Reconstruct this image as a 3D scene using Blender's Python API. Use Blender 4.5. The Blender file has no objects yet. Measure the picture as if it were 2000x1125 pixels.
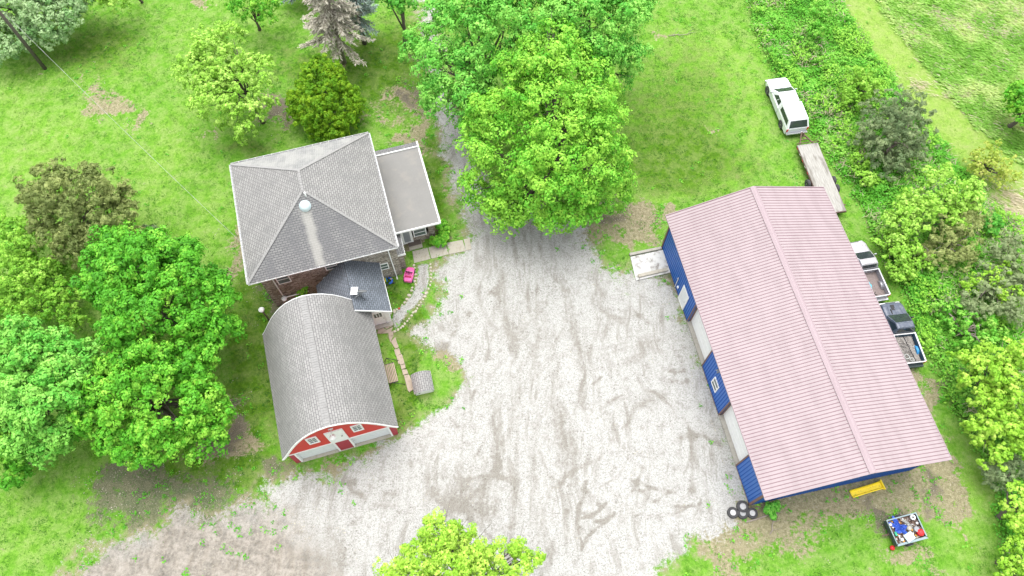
import bpy, math, random
import numpy as np
from mathutils import Vector, Matrix
random.seed(7); RNG = np.random.default_rng(11)
S = bpy.context.scene
COL = S.collection
R = math.radians
# ------------------------------------------------------------------ camera
CF, CT, CH = 1425.0, 0.457, 50.0
cam_d = bpy.data.cameras.new('camera'); cam = bpy.data.objects.new('camera', cam_d); COL.objects.link(cam)
cam.location = (0, 0, CH); cam.rotation_euler = (CT, 0, 0)
cam_d.sensor_width = 36; cam_d.lens = 36*CF/2000; cam_d.clip_start = .5; cam_d.clip_end = 2000
S.camera = cam
# ------------------------------------------------------------------ light
SUN_EL, SUN_AZ = R(76), R(-10)          # azimuth measured from north (+y) towards east
w = bpy.data.worlds.new('World'); S.world = w; w.use_nodes = True
wn = w.node_tree.nodes; wl = w.node_tree.links; wn.clear()
sky = wn.new('ShaderNodeTexSky'); sky.sky_type = 'NISHITA'; sky.sun_disc = False
sky.sun_elevation = SUN_EL; sky.sun_rotation = SUN_AZ; sky.air_density = 1.2; sky.dust_density = 3.0
hs = wn.new('ShaderNodeHueSaturation'); hs.inputs['Saturation'].default_value = .12
bg = wn.new('ShaderNodeBackground'); bg.inputs['Strength'].default_value = .15
wo = wn.new('ShaderNodeOutputWorld')
wl.new(sky.outputs[0], hs.inputs['Color']); wl.new(hs.outputs[0], bg.inputs['Color']); wl.new(bg.outputs[0], wo.inputs['Surface'])
sd = bpy.data.lights.new('sun', 'SUN'); sd.energy = 1.15; sd.angle = R(60); sd.color = (1, .97, .92)
sun = bpy.data.objects.new('sun', sd); COL.objects.link(sun)
_s = Vector((math.sin(SUN_AZ)*math.cos(SUN_EL), math.cos(SUN_AZ)*math.cos(SUN_EL), math.sin(SUN_EL)))
sun.rotation_euler = _s.to_track_quat('Z', 'Y').to_euler(); sun.location = _s*60
S.view_settings.view_transform = 'Standard'; S.view_settings.look = 'None'
S.view_settings.exposure = 1.32; S.view_settings.gamma = 1
S.cycles.max_bounces = 6; S.cycles.diffuse_bounces = 2; S.cycles.transmission_bounces = 4; S.cycles.transparent_max_bounces = 4

# ------------------------------------------------------------------ measuring helpers
def ray(u, v):
    x = (u-1000)/CF; y = -(v-562.5)/CF
    return x, y*math.cos(CT)+math.sin(CT), y*math.sin(CT)-math.cos(CT)
def G(u, v, z=0):
    d = ray(u, v); k = (z-CH)/d[2]
    return d[0]*k, d[1]*k
def Gr(u, v, z=0):
    d = ray(u, v); k = (z-CH)/d[2]
    return (d[0]*k, d[1]*k, z), k/CF          # point, metres per photo pixel

# ------------------------------------------------------------------ object helpers
def tag(o, label=None, cat=None, group=None, kind=None):
    if label: o['label'] = label
    if cat: o['category'] = cat
    if group: o['group'] = group
    if kind: o['kind'] = kind
    return o
def thing(name, label, cat, loc=(0, 0, 0), rz=0, group=None):
    o = bpy.data.objects.new(name, None); COL.objects.link(o); o.empty_display_size = .3
    o.location = loc; o.rotation_euler = (0, 0, rz)
    return tag(o, label, cat, group)
def copy_tree(o, parent=None):
    c = o.copy(); COL.objects.link(c); c.parent = parent
    for ch in list(o.children): copy_tree(ch, c)
    return c

class MB:
    cx = 0
    def __init__(s): s.v = []; s.f = []; s.m = []; s.uv = []
    def quad(s, a, b, c, d, mi=0, uv=None):
        n = len(s.v); s.v += [tuple(a), tuple(b), tuple(c), tuple(d)]; s.f.append((n, n+1, n+2, n+3)); s.m.append(mi); s.uv.append(uv)
        return s
    def poly(s, pts, mi=0, uv=None):
        n = len(s.v); s.v += [tuple(p) for p in pts]; s.f.append(tuple(range(n, n+len(pts)))); s.m.append(mi); s.uv.append(uv)
        return s
    def box(s, c, d, rz=0, mi=0, rot=None, taper=1.0):
        hx, hy, hz = d[0]/2, d[1]/2, d[2]/2
        M = rot if rot is not None else Matrix.Rotation(rz, 3, 'Z')
        n = len(s.v)
        for z in (-1, 1):
            t = 1 if z < 0 else taper
            for x, y in ((-1, -1), (1, -1), (1, 1), (-1, 1)):
                p = M @ Vector((x*hx*t, y*hy*t, z*hz)); s.v.append((c[0]+p.x, c[1]+p.y, c[2]+p.z))
        for q in ((0, 3, 2, 1), (4, 5, 6, 7), (0, 1, 5, 4), (1, 2, 6, 5), (2, 3, 7, 6), (3, 0, 4, 7)):
            s.f.append(tuple(n+i for i in q)); s.m.append(mi); s.uv.append(None)
        return s
    def bx(s, x0, x1, y0, y1, z0, z1, mi=0):
        return s.box(((x0+x1)/2, (y0+y1)/2, (z0+z1)/2), (x1-x0, y1-y0, z1-z0), mi=mi)
    def bar(s, a, b, wd, ht=None, mi=0):
        a = Vector(a); b = Vector(b); d = b-a; L = d.length
        if L < 1e-6: return s
        q = d.to_track_quat('X', 'Z').to_matrix()
        return s.box((a+b)/2, (L, wd, ht or wd), mi=mi, rot=q)
    def loft(s, secs, mi=0, cap=True, closed=True):
        k = len(secs[0]); n = len(s.v)
        for sec in secs: s.v += [tuple(p) for p in sec]
        for i in range(len(secs)-1):
            for j in range(k if closed else k-1):
                a = n+i*k+j; b = n+i*k+(j+1) % k
                s.f.append((a, b, b+k, a+k)); s.m.append(mi); s.uv.append(None)
        if cap:
            s.f.append(tuple(n+j for j in range(k))[::-1]); s.m.append(mi); s.uv.append(None)
            s.f.append(tuple(n+(len(secs)-1)*k+j for j in range(k))); s.m.append(mi); s.uv.append(None)
        return s
    def tube(s, pts, r, n=8, mi=0, cap=True):
        pts = [Vector(p) for p in pts]; rs = r if isinstance(r, (list, tuple)) else [r]*len(pts)
        secs = []
        for i, p in enumerate(pts):
            d = (pts[min(i+1, len(pts)-1)]-pts[max(i-1, 0)]).normalized()
            up = Vector((0, 0, 1)) if abs(d.z) < .9 else Vector((1, 0, 0))
            x = d.cross(up).normalized(); y = d.cross(x)
            secs.append([p+(x*math.cos(t)+y*math.sin(t))*rs[i] for t in [2*math.pi*j/n for j in range(n)]])
        return s.loft(secs, mi, cap)
    def lathe(s, prof, c=(0, 0, 0), n=16, mi=0, axis='Z'):
        secs = []
        for r, z in prof:
            sec = []
            for j in range(n):
                t = 2*math.pi*j/n; x, y = r*math.cos(t), r*math.sin(t)
                sec.append((c[0]+x, c[1]+y, c[2]+z) if axis == 'Z' else (c[0]+x, c[1]+z, c[2]+y))
            secs.append(sec)
        return s.loft(secs, mi)
    def build(s, name, mats, parent=None, smooth=False, bevel=0):
        me = bpy.data.meshes.new(name); me.from_pydata(s.v, [], s.f)
        mats = mats if isinstance(mats, (list, tuple)) else [mats]
        for m in mats: me.materials.append(m)
        me.polygons.foreach_set('material_index', s.m)
        if any(u is not None for u in s.uv):
            ul = me.uv_layers.new(name='UVMap')
            for p, u in zip(me.polygons, s.uv):
                if u is None: continue
                for li, q in zip(p.loop_indices, u): ul.data[li].uv = q
        me.update()
        o = bpy.data.objects.new(name, me); COL.objects.link(o)
        if parent: o.parent = parent
        if smooth:
            me.polygons.foreach_set('use_smooth', [True]*len(me.polygons))
        if bevel:
            b = o.modifiers.new('bevel', 'BEVEL'); b.width = bevel; b.segments = 2; b.limit_method = 'ANGLE'; b.angle_limit = R(35)
        return o

# ------------------------------------------------------------------ material helpers
class NT:
    def __init__(s, name):
        s.mat = bpy.data.materials.new(name); s.mat.use_nodes = True
        s.t = s.mat.node_tree; s.t.nodes.clear()
        s.out = s.t.nodes.new('ShaderNodeOutputMaterial')
    def n(s, typ, **k):
        nd = s.t.nodes.new(typ)
        for a, b in k.items(): setattr(nd, a, b)
        return nd
    def put(s, sock, v):
        if isinstance(v, bpy.types.NodeSocket): s.t.links.new(v, sock)
        elif isinstance(v, (tuple, list)) and len(v) == 3 and sock.type == 'RGBA': sock.default_value = (*v, 1)
        else: sock.default_value = v
    def math(s, op, a, b=0.0, c=None, clamp=False):
        nd = s.n('ShaderNodeMath', operation=op, use_clamp=clamp); s.put(nd.inputs[0], a); s.put(nd.inputs[1], b)
        if c is not None: s.put(nd.inputs[2], c)
        return nd.outputs[0]
    def mix(s, f, a, b, typ='MIX'):
        nd = s.n('ShaderNodeMix', data_type='RGBA', blend_type=typ); s.put(nd.inputs[0], f); s.put(nd.inputs[6], a); s.put(nd.inputs[7], b)
        return nd.outputs[2]
    def noise(s, vec, sc, det=3, rough=.55, dist=0):
        nd = s.n('ShaderNodeTexNoise'); s.t.links.new(vec, nd.inputs['Vector'])
        nd.inputs['Scale'].default_value = sc; nd.inputs['Detail'].default_value = det
        nd.inputs['Roughness'].default_value = rough; nd.inputs['Distortion'].default_value = dist
        return nd.outputs[0]
    def step(s, x, lo, hi):
        nd = s.n('ShaderNodeMapRange', interpolation_type='SMOOTHSTEP'); s.put(nd.inputs[0], x)
        nd.inputs[1].default_value = lo; nd.inputs[2].default_value = hi
        return nd.outputs[0]
    def ramp(s, x, stops):
        nd = s.n('ShaderNodeValToRGB'); s.put(nd.inputs[0], x); e = nd.color_ramp.elements
        while len(e) < len(stops): e.new(.5)
        for q, (p, c) in zip(e, stops): q.position = p; q.color = (*c, 1) if len(c) == 3 else c
        return nd.outputs[0]
    def attr(s, name):
        return s.n('ShaderNodeAttribute', attribute_name=name)
    def obj(s): return s.n('ShaderNodeTexCoord').outputs['Object']
    def pos(s): return s.n('ShaderNodeNewGeometry').outputs['Position']
    def scale(s, vec, sc, rz=0):
        nd = s.n('ShaderNodeMapping'); s.t.links.new(vec, nd.inputs[0]); nd.inputs['Scale'].default_value = sc; nd.inputs['Rotation'].default_value = (0, 0, rz)
        return nd.outputs[0]
    def principled(s, col, rough=.7, metal=0, spec=.3, bump=None, bs=.3, bd=.02, coat=0):
        p = s.n('ShaderNodeBsdfPrincipled'); s.put(p.inputs['Base Color'], col); s.put(p.inputs['Roughness'], rough)
        s.put(p.inputs['Metallic'], metal); s.put(p.inputs['Specular IOR Level'], spec); p.inputs['Coat Weight'].default_value = coat
        if bump is not None:
            b = s.n('ShaderNodeBump'); s.put(b.inputs['Height'], bump); b.inputs['Strength'].default_value = bs; b.inputs['Distance'].default_value = bd
            s.t.links.new(b.outputs[0], p.inputs['Normal'])
        s.t.links.new(p.outputs[0], s.out.inputs[0]); return p

def simple(name, c, rough=.6, metal=0, var=.18, sc=3.0, bump=.15, spec=.4, coat=0, dirt=None, dirt_amt=.35):
    m = NT(name); v = m.obj()
    n1 = m.noise(v, sc, 5, .6); n2 = m.noise(v, sc*9, 3)
    k = m.math('MULTIPLY_ADD', n1, var*2, 1-var)
    k = m.math('MULTIPLY', k, m.math('MULTIPLY_ADD', n2, var, 1-var/2))
    col = m.mix(1, c, m.n('ShaderNodeCombineColor').outputs[0], 'MULTIPLY')
    cc = m.n('ShaderNodeCombineColor')
    for i in range(3): m.put(cc.inputs[i], k)
    col = m.mix(1, c, cc.outputs[0], 'MULTIPLY')
    if dirt:
        col = m.mix(m.math('MULTIPLY', m.step(m.noise(v, sc*1.7, 6, .65), .48, .7), dirt_amt), col, dirt)
    m.principled(col, rough, metal, spec, n2, bump, .01, coat)
    return m.mat

def shingles(name, c1, c2, mortar, stain=(.2, .2, .2), st=.4, lo=.45, hi=.7, streak=None):
    m = NT(name); uv = m.n('ShaderNodeTexCoord').outputs['UV']
    br = m.n('ShaderNodeTexBrick'); m.t.links.new(uv, br.inputs['Vector'])
    br.inputs['Scale'].default_value = 1; br.inputs['Brick Width'].default_value = .33; br.inputs['Row Height'].default_value = .16
    br.inputs['Mortar Size'].default_value = .022; br.inputs['Mortar Smooth'].default_value = .2
    m.put(br.inputs['Color1'], c1); m.put(br.inputs['Color2'], c2); m.put(br.inputs['Mortar'], mortar)
    sv = m.noise(m.scale(uv, (1, .35, 1)), .9, 4, .6)
    g = m.noise(uv, 26, 2)
    col = m.mix(m.math('MULTIPLY', m.step(sv, lo, hi), st), br.outputs[0], stain)
    col = m.mix(m.step(g, .3, .75), m.mix(.28, col, (.02, .02, .022)), m.mix(.12, col, (.7, .7, .7)))
    if streak:                                   # wash-clean run below the metal vent
        sx = m.n('ShaderNodeSeparateXYZ'); m.t.links.new(uv, sx.inputs[0])
        wob = m.math('MULTIPLY_ADD', m.noise(uv, 1.3, 3), .5, -.25)
        d = m.math('ABSOLUTE', m.math('SUBTRACT', m.math('ADD', sx.outputs[0], wob), streak[0]))
        f = m.math('MULTIPLY', m.math('SUBTRACT', 1, m.step(d, .12, streak[1])), m.math('SUBTRACT', 1, m.step(sx.outputs[1], streak[2]-.3, streak[2])))
        col = m.mix(m.math('MULTIPLY', f, .62), col, (.40, .39, .36))
    p = m.principled(col, .92, 0, .2, m.math('ADD', br.outputs['Fac'], m.math('MULTIPLY', g, -.6)), .5, -.02)
    return m.mat

def leafmat(name, dark, mid, light, trans=.3, sp=.25):
    m = NT(name); a = m.attr('tint').outputs['Fac']
    n = m.noise(m.pos(), .6, 3)
    x = m.math('ADD', a, m.math('MULTIPLY_ADD', n, .5, -.25))
    col = m.ramp(x, [(.1, dark), (.5, mid), (.92, light)])
    p = m.principled(col, .55, 0, sp)
    t = m.n('ShaderNodeBsdfTranslucent'); m.put(t.inputs[0], m.mix(1, col, (1.1, 1.15, .6), 'MULTIPLY'))
    mx = m.n('ShaderNodeMixShader'); mx.inputs[0].default_value = trans
    m.t.links.new(p.outputs[0], mx.inputs[1]); m.t.links.new(t.outputs[0], mx.inputs[2]); m.t.links.new(mx.outputs[0], m.out.inputs[0])
    return m.mat

M = {}
M['white'] = simple('white_paint', (.80, .81, .81), .45, var=.06, dirt=(.3, .27, .22), dirt_amt=.15)
M['whitedoor'] = simple('white_door_paint', (.68, .71, .73), .4, var=.05, dirt=(.3, .29, .26), dirt_amt=.2)
M['carwhite'] = simple('white_car_paint', (.72, .73, .76), .25, var=.04, coat=.5, bump=.02, dirt=(.4, .38, .33), dirt_amt=.15)
M['carsilver'] = simple('faded_silver_paint', (.40, .39, .41), .4, .2, var=.12, bump=.03, dirt=(.27, .22, .19), dirt_amt=.5)
M['carnavy'] = simple('faded_navy_paint', (.075, .09, .125), .35, .1, var=.25, coat=.3, bump=.03, dirt=(.22, .23, .25), dirt_amt=.5)
M['glass'] = simple('dark_glass', (.03, .04, .042), .08, var=.3, bump=0, spec=.8)
M['paneglass'] = simple('window_glass', (.10, .13, .13), .1, var=.5, sc=6, bump=0, spec=.8)
M['rubber'] = simple('tyre_rubber', (.045, .045, .048), .85, var=.25, dirt=(.16, .15, .13))
M['rim'] = simple('steel_rim', (.42, .42, .42), .4, .5, var=.15, dirt=(.15, .13, .11))
M['black'] = simple('black_plastic', (.02, .02, .022), .6)
M['chrome'] = simple('bumper_metal', (.45, .46, .48), .3, .7, var=.1)
M['redlamp'] = simple('red_lamp_lens', (.6, .03, .04), .25, bump=0)
M['amber'] = simple('clear_lamp_lens', (.6, .6, .58), .2, bump=0)
M['shingle'] = shingles('grey_shingles', (.252, .244, .236), (.325, .316, .306), (.10, .10, .10), (.15, .15, .15), .45)
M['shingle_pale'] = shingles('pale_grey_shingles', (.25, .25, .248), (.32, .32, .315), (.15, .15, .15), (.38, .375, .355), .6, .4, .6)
M['shingle_dark'] = shingles('streaked_grey_shingles', (.185, .183, .184), (.24, .238, .235), (.075, .075, .08), (.125, .125, .133), .6, .42, .62, streak=(5.0, .5, 4.4))  # south slope: shade painted into the darker base colour, plus algae blotches
M['shingle_barn'] = shingles('barn_shingles', (.252, .245, .237), (.325, .316, .307), (.12, .12, .12), (.17, .168, .165), .45)
M['shingle_cap'] = simple('shingle_cap', (.26, .257, .252), .95, var=.25, sc=4, bump=.4, spec=.15)
M['shingle_blue'] = shingles('slate_blue_shingles', (.115, .14, .175), (.175, .205, .25), (.04, .045, .055), (.06, .068, .08), .5)
M['gutter'] = simple('gutter_metal', (.62, .62, .62), .4, var=.08, dirt=(.25, .22, .18))
M['fascia'] = M['white']
M['red'] = simple('red_siding', (.55, .04, .03), .6, var=.08, sc=2, dirt=(.35, .06, .05), dirt_amt=.3)
M['crimson'] = simple('crimson_panel', (.34, .035, .055), .7, var=.12, dirt=(.3, .12, .12))
M['concrete'] = simple('concrete', (.33, .315, .28), .9, var=.15, sc=2, bump=.3, dirt=(.17, .15, .12), dirt_amt=.45)
M['paver'] = simple('pale_concrete_paver', (.37, .345, .29), .9, var=.12, sc=2.5, bump=.3, dirt=(.2, .17, .12), dirt_amt=.4)
M['flag'] = simple('flagstone', (.34, .285, .225), .9, var=.22, sc=3, bump=.4, dirt=(.17, .14, .11), dirt_amt=.5)
M['stone_l'] = simple('pale_border_rock', (.42, .38, .31), .9, var=.25, sc=6, bump=.5)
M['bark'] = simple('grey_bark', (.12, .10, .085), .9, var=.35, sc=4, bump=.8)
M['deadbark'] = simple('bleached_bark', (.26, .22, .19), .9, var=.3, sc=5, bump=.6)
M['polewood'] = simple('pole_wood', (.10, .085, .075), .9, var=.3, sc=6, bump=.5)
M['black_wire'] = simple('cable_jacket', (.33, .33, .34), .6)
M['soil'] = simple('garden_soil', (.09, .075, .06), 1, var=.4, sc=5, bump=.8)
M['rust'] = simple('rusted_steel', (.13, .085, .065), .8, .2, var=.4, sc=5, bump=.4)
M['trim_brown'] = simple('brown_trim_metal', (.17, .10, .085), .6, var=.2)
M['yellow'] = simple('yellow_plastic', (.82, .62, .02), .45, var=.12, sc=4, dirt=(.33, .24, .06), dirt_amt=.5)
M['pink'] = simple('pink_plastic', (.70, .12, .36), .35, var=.06)
M['magenta'] = simple('dark_pink_plastic', (.40, .02, .10), .4)
M['bluep'] = simple('blue_plastic', (.02, .10, .50), .4)
M['greenp'] = simple('green_plastic', (.03, .34, .20), .5)
M['orange'] = simple('orange_plastic', (.6, .28, .03), .5)
M['redp'] = simple('red_plastic', (.55, .02, .025), .45, var=.12)
M['tarp'] = simple('blue_tarp', (.05, .12, .50), .4, var=.25, sc=9, bump=.5)
M['cyan'] = simple('cyan_cloth', (.10, .42, .50), .7, var=.15)
M['bluepail'] = simple('sky_blue_plastic', (.05, .27, .55), .4)
M['board'] = simple('pale_foam_board', (.46, .56, .56), .7, var=.12, sc=6, dirt=(.25, .35, .35))
M['greypail'] = simple('grey_plastic', (.25, .27, .29), .5)
M['cartsteel'] = simple('dark_green_steel', (.05, .07, .07), .5, .2, var=.3)
M['cartrim'] = simple('pale_blue_rim', (.22, .29, .31), .5, .1, var=.2)
M['liner'] = simple('blue_bed_liner', (.04, .09, .14), .5, var=.25)
M['bedfloor'] = simple('truck_bed_floor', (.20, .16, .15), .7, .1, var=.25, sc=5, dirt=(.1, .08, .07))
M['sandheap'] = simple('sand_and_rubble', (.29, .27, .25), 1, var=.35, sc=6, bump=1)
M['hose'] = simple('grey_hose', (.32, .33, .31), .5, var=.3)
M['mat'] = simple('brown_doormat', (.12, .095, .085), .95, var=.25, sc=20)
M['porchroof'] = simple('rolled_roofing', (.205, .20, .193), .9, var=.12, sc=.7, bump=.2, dirt=(.25, .235, .215), dirt_amt=.6)
M['meter'] = simple('grey_vent_metal', (.30, .31, .32), .4, .5)
M['dome'] = simple('skylight_acrylic', (.50, .60, .63), .15, bump=0, spec=.8)

def stone_wall():
    m = NT('fieldstone_wall'); v = m.scale(m.obj(), (1, 1, 2.0))
    vo = m.n('ShaderNodeTexVoronoi', feature='F1'); m.t.links.new(v, vo.inputs['Vector']); vo.inputs['Scale'].default_value = 3.2
    ve = m.n('ShaderNodeTexVoronoi', feature='DISTANCE_TO_EDGE'); m.t.links.new(v, ve.inputs['Vector']); ve.inputs['Scale'].default_value = 3.2
    sx = m.n('ShaderNodeSeparateColor'); m.t.links.new(vo.outputs['Color'], sx.inputs[0])
    c = m.ramp(sx.outputs[0], [(0, (.24, .20, .17)), (.4, (.40, .36, .30)), (.7, (.50, .46, .40)), (1, (.34, .31, .27))])
    c = m.mix(m.step(m.noise(m.obj(), 9, 4), .35, .65), m.mix(.35, c, (.06, .05, .045)), c)
    c = m.mix(m.step(ve.outputs['Distance'], .0, .07), (.10, .09, .08), c)
    m.principled(c, .95, 0, .2, m.step(ve.outputs['Distance'], 0, .15), .6, .04)
    return m.mat
M['stonewall'] = stone_wall()

def wood_deck(name, c1, c2):
    m = NT(name); o = m.obj(); v = m.scale(o, (.5, 7, 1)); n = m.noise(v, 3, 5, .7)
    n2 = m.noise(m.scale(o, (.35, 1.4, 1)), 1.3, 4)
    c = m.ramp(n, [(.25, c1), (.55, tuple((a+b)/2 for a, b in zip(c1, c2))), (.75, c2)])
    c = m.mix(m.math('MULTIPLY', m.step(n2, .52, .64), .55), c, (.12, .105, .085))
    m.principled(c, .9, 0, .2, n, .4, .01); return m.mat
M['deck'] = wood_deck('weathered_deck_boards', (.23, .22, .20), (.46, .45, .42))
M['benchwood'] = wood_deck('bench_slats', (.34, .26, .21), (.45, .36, .30))

def ribbed_metal(name, base, dark, amt, rough=.8, sp=.12):
    m = NT(name); v = m.obj(); n = m.noise(m.scale(v, (1, .25, 1)), 1.5, 4)
    c = m.mix(m.math('MULTIPLY', m.step(n, .35, .75), amt), base, dark)
    m.principled(c, rough, .0, sp, m.noise(v, 30, 2), .05, .005); return m.mat
M['pinkroof'] = ribbed_metal('faded_red_metal_roof', (.335, .28, .292), (.285, .235, .245), .75)
M['pinkrib'] = ribbed_metal('grimy_rib_metal', (.20, .125, .142), (.17, .105, .12), .5)
M['pinkcap'] = ribbed_metal('ridge_cap_metal', (.325, .26, .278), (.30, .235, .252), .6)
M['bluewall'] = ribbed_metal('blue_metal_siding', (.026, .12, .44), (.035, .15, .47), .6, .4, .4)
M['bluerib'] = ribbed_metal('blue_siding_rib', (.02, .085, .34), (.024, .10, .37), .6)

# leaf materials: dark, mid, light
LM = {
 'maple':  leafmat('maple_leaf', (.035, .19, .010), (.105, .40, .022), (.34, .64, .07), .14),
 'bluemaple': leafmat('blue_green_leaf', (.03, .20, .018), (.10, .41, .04), (.31, .64, .11), .14),
 'lime':   leafmat('lime_leaf', (.11, .33, .02), (.28, .55, .055), (.52, .76, .17), .14),
 'yellow': leafmat('yellow_green_leaf', (.11, .32, .014), (.28, .54, .04), (.56, .75, .14), .14),
 'silver': leafmat('silver_green_leaf', (.07, .20, .05), (.18, .37, .12), (.42, .57, .30)),
 'yew':    leafmat('yew_needles', (.04, .15, .006), (.14, .34, .012), (.36, .56, .03)),
 'cedar':  leafmat('cedar_needles', (.07, .105, .025), (.19, .25, .07), (.38, .44, .15), .2),
 'pine':   leafmat('pine_needles', (.055, .11, .04), (.15, .23, .10), (.30, .38, .18), .2),
 'spruce': leafmat('blue_spruce_needles', (.14, .22, .20), (.28, .38, .36), (.48, .56, .55), .15),
 'dead':   leafmat('dead_twigs', (.30, .275, .215), (.46, .43, .35), (.62, .59, .50), .1),
 'brush':  leafmat('undergrowth_leaf', (.04, .22, .012), (.12, .42, .03), (.36, .64, .11), .14),
 'straw':  leafmat('dry_straw', (.36, .31, .20), (.50, .43, .31), (.62, .56, .44), .15),
 'gold':   leafmat('golden_leaf', (.22, .38, .03), (.40, .52, .08), (.62, .62, .20), .35),
 'field':  leafmat('field_grass_blade', (.13, .34, .035), (.26, .52, .08), (.54, .66, .26), .3),
 'grass':  leafmat('grass_blade', (.035, .14, .008), (.105, .28, .020), (.26, .44, .07), .3),
}

# ------------------------------------------------------------------ noise for masks
def vnoise(x, y, sc, seed):
    r = np.random.default_rng(seed); T = r.random((256, 256))
    X = x*sc; Y = y*sc; xi = np.floor(X).astype(int); yi = np.floor(Y).astype(int)
    fx = X-xi; fy = Y-yi; fx = fx*fx*(3-2*fx); fy = fy*fy*(3-2*fy)
    a = T[xi % 256, yi % 256]; b = T[(xi+1) % 256, yi % 256]; c = T[xi % 256, (yi+1) % 256]; d = T[(xi+1) % 256, (yi+1) % 256]
    return (a*(1-fx)+b*fx)*(1-fy)+(c*(1-fx)+d*fx)*fy
def fbm(x, y, sc, seed, o=4):
    s = 0; a = 1; t = 0
    for i in range(o): s = s+a*vnoise(x, y, sc*2**i, seed+i*17); t += a; a *= .55
    return s/t
def pdist(X, Y, poly):
    """signed distance to polygon, positive inside"""
    P = np.array([G(*p) for p in poly]); n = len(P); best = np.full(X.shape, 1e9); ins = np.zeros(X.shape, bool)
    for i in range(n):
        ax, ay = P[i]; bx, by = P[(i+1) % n]; dx, dy = bx-ax, by-ay; L = dx*dx+dy*dy+1e-9
        t = np.clip(((X-ax)*dx+(Y-ay)*dy)/L, 0, 1); best = np.minimum(best, np.hypot(X-ax-t*dx, Y-ay-t*dy))
        c = ((ay > Y) != (by > Y)) & (X < (bx-ax)*(Y-ay)/(by-ay+1e-12)+ax); ins ^= c
    return np.where(ins, best, -best)
def ldist(X, Y, line):
    P = np.array([G(*p) for p in line]); best = np.full(X.shape, 1e9)
    for i in range(len(P)-1):
        ax, ay = P[i]; bx, by = P[i+1]; dx, dy = bx-ax, by-ay; L = dx*dx+dy*dy+1e-9
        t = np.clip(((X-ax)*dx+(Y-ay)*dy)/L, 0, 1); best = np.minimum(best, np.hypot(X-ax-t*dx, Y-ay-t*dy))
    return best
def curve(pts, n=8):
    """catmull-rom through photo points"""
    P = [pts[0]]+list(pts)+[pts[-1]]; out = []
    for i in range(1, len(P)-2):
        for k in range(n):
            t = k/n; a, b, c, d = P[i-1], P[i], P[i+1], P[i+2]
            out.append(tuple(.5*((2*b[j])+(-a[j]+c[j])*t+(2*a[j]-5*b[j]+4*c[j]-d[j])*t*t+(-a[j]+3*b[j]-3*c[j]+d[j])*t**3) for j in (0, 1)))
    out.append(tuple(pts[-1])); return out
def ss(x, a, b):
    t = np.clip((x-a)/(b-a), 0, 1); return t*t*(3-2*t)
def blob(X, Y, u, v, ru, rv, rot=0):
    (cx, cy, _), k = Gr(u, v); c, s = math.cos(rot), math.sin(rot); x = X-cx; y = Y-cy
    return np.exp(-(((x*c+y*s)/(ru*k))**2+((-x*s+y*c)/(rv*k*1.1))**2)**1.0)

# measured outlines of the ground cover (as seen from above)
P_GRAVEL = [(818, -40), (848, -40), (862, 120), (880, 225), (905, 260), (930, 330), (960, 385), (1020, 405), (1085, 425), (1120, 450), (1140, 480), (1165, 510), (1195, 528),
            (1232, 548), (1300, 552), (1330, 620), (1370, 700), (1400, 790), (1425, 850), (1445, 940), (1455, 985), (1420, 1010), (1370, 1030), (1330, 1050), (1300, 1090),
            (1285, 1125), (1280, 1260), (180, 1260), (120, 1125), (260, 1065), (370, 1010), (480, 990), (520, 950), (600, 932), (690, 905), (760, 880), (815, 835), (860, 785), (900, 740),
            (880, 700), (815, 670), (800, 650), (835, 625), (865, 590), (868, 540), (885, 500), (918, 478), (912, 420), (895, 360), (885, 310), (868, 245), (845, 120)]
P_WEEDS = [(1440, -60), (1480, 60), (1540, 190), (1600, 270), (1660, 370), (1700, 440), (1750, 540), (1785, 620), (1820, 700), (1850, 770), (1900, 860), (1935, 930), (1960, 1010),
           (1965, 1130), (1990, 1260), (2300, 1260), (2400, 300), (2100, 450), (1960, 420), (1880, 330), (1800, 230), (1730, 130), (1660, 40), (1620, -60)]
P_FIELD = [(1680, -60), (1790, 120), (1880, 230), (1960, 300), (2060, 420), (2600, 420), (2600, -60)]
P_PATH = [(1615, -60), (1670, 60), (1740, 150), (1820, 250), (1900, 330), (1990, 430), (2100, 500), (2150, 460), (2040, 360), (1900, 240), (1800, 120), (1720, 30), (1680, -60)]

def weeds_w(X, Y): return ss(pdist(X, Y, P_WEEDS)+(fbm(X, Y, .5, 5)-.5)*1.6, -.25, .25)

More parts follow.
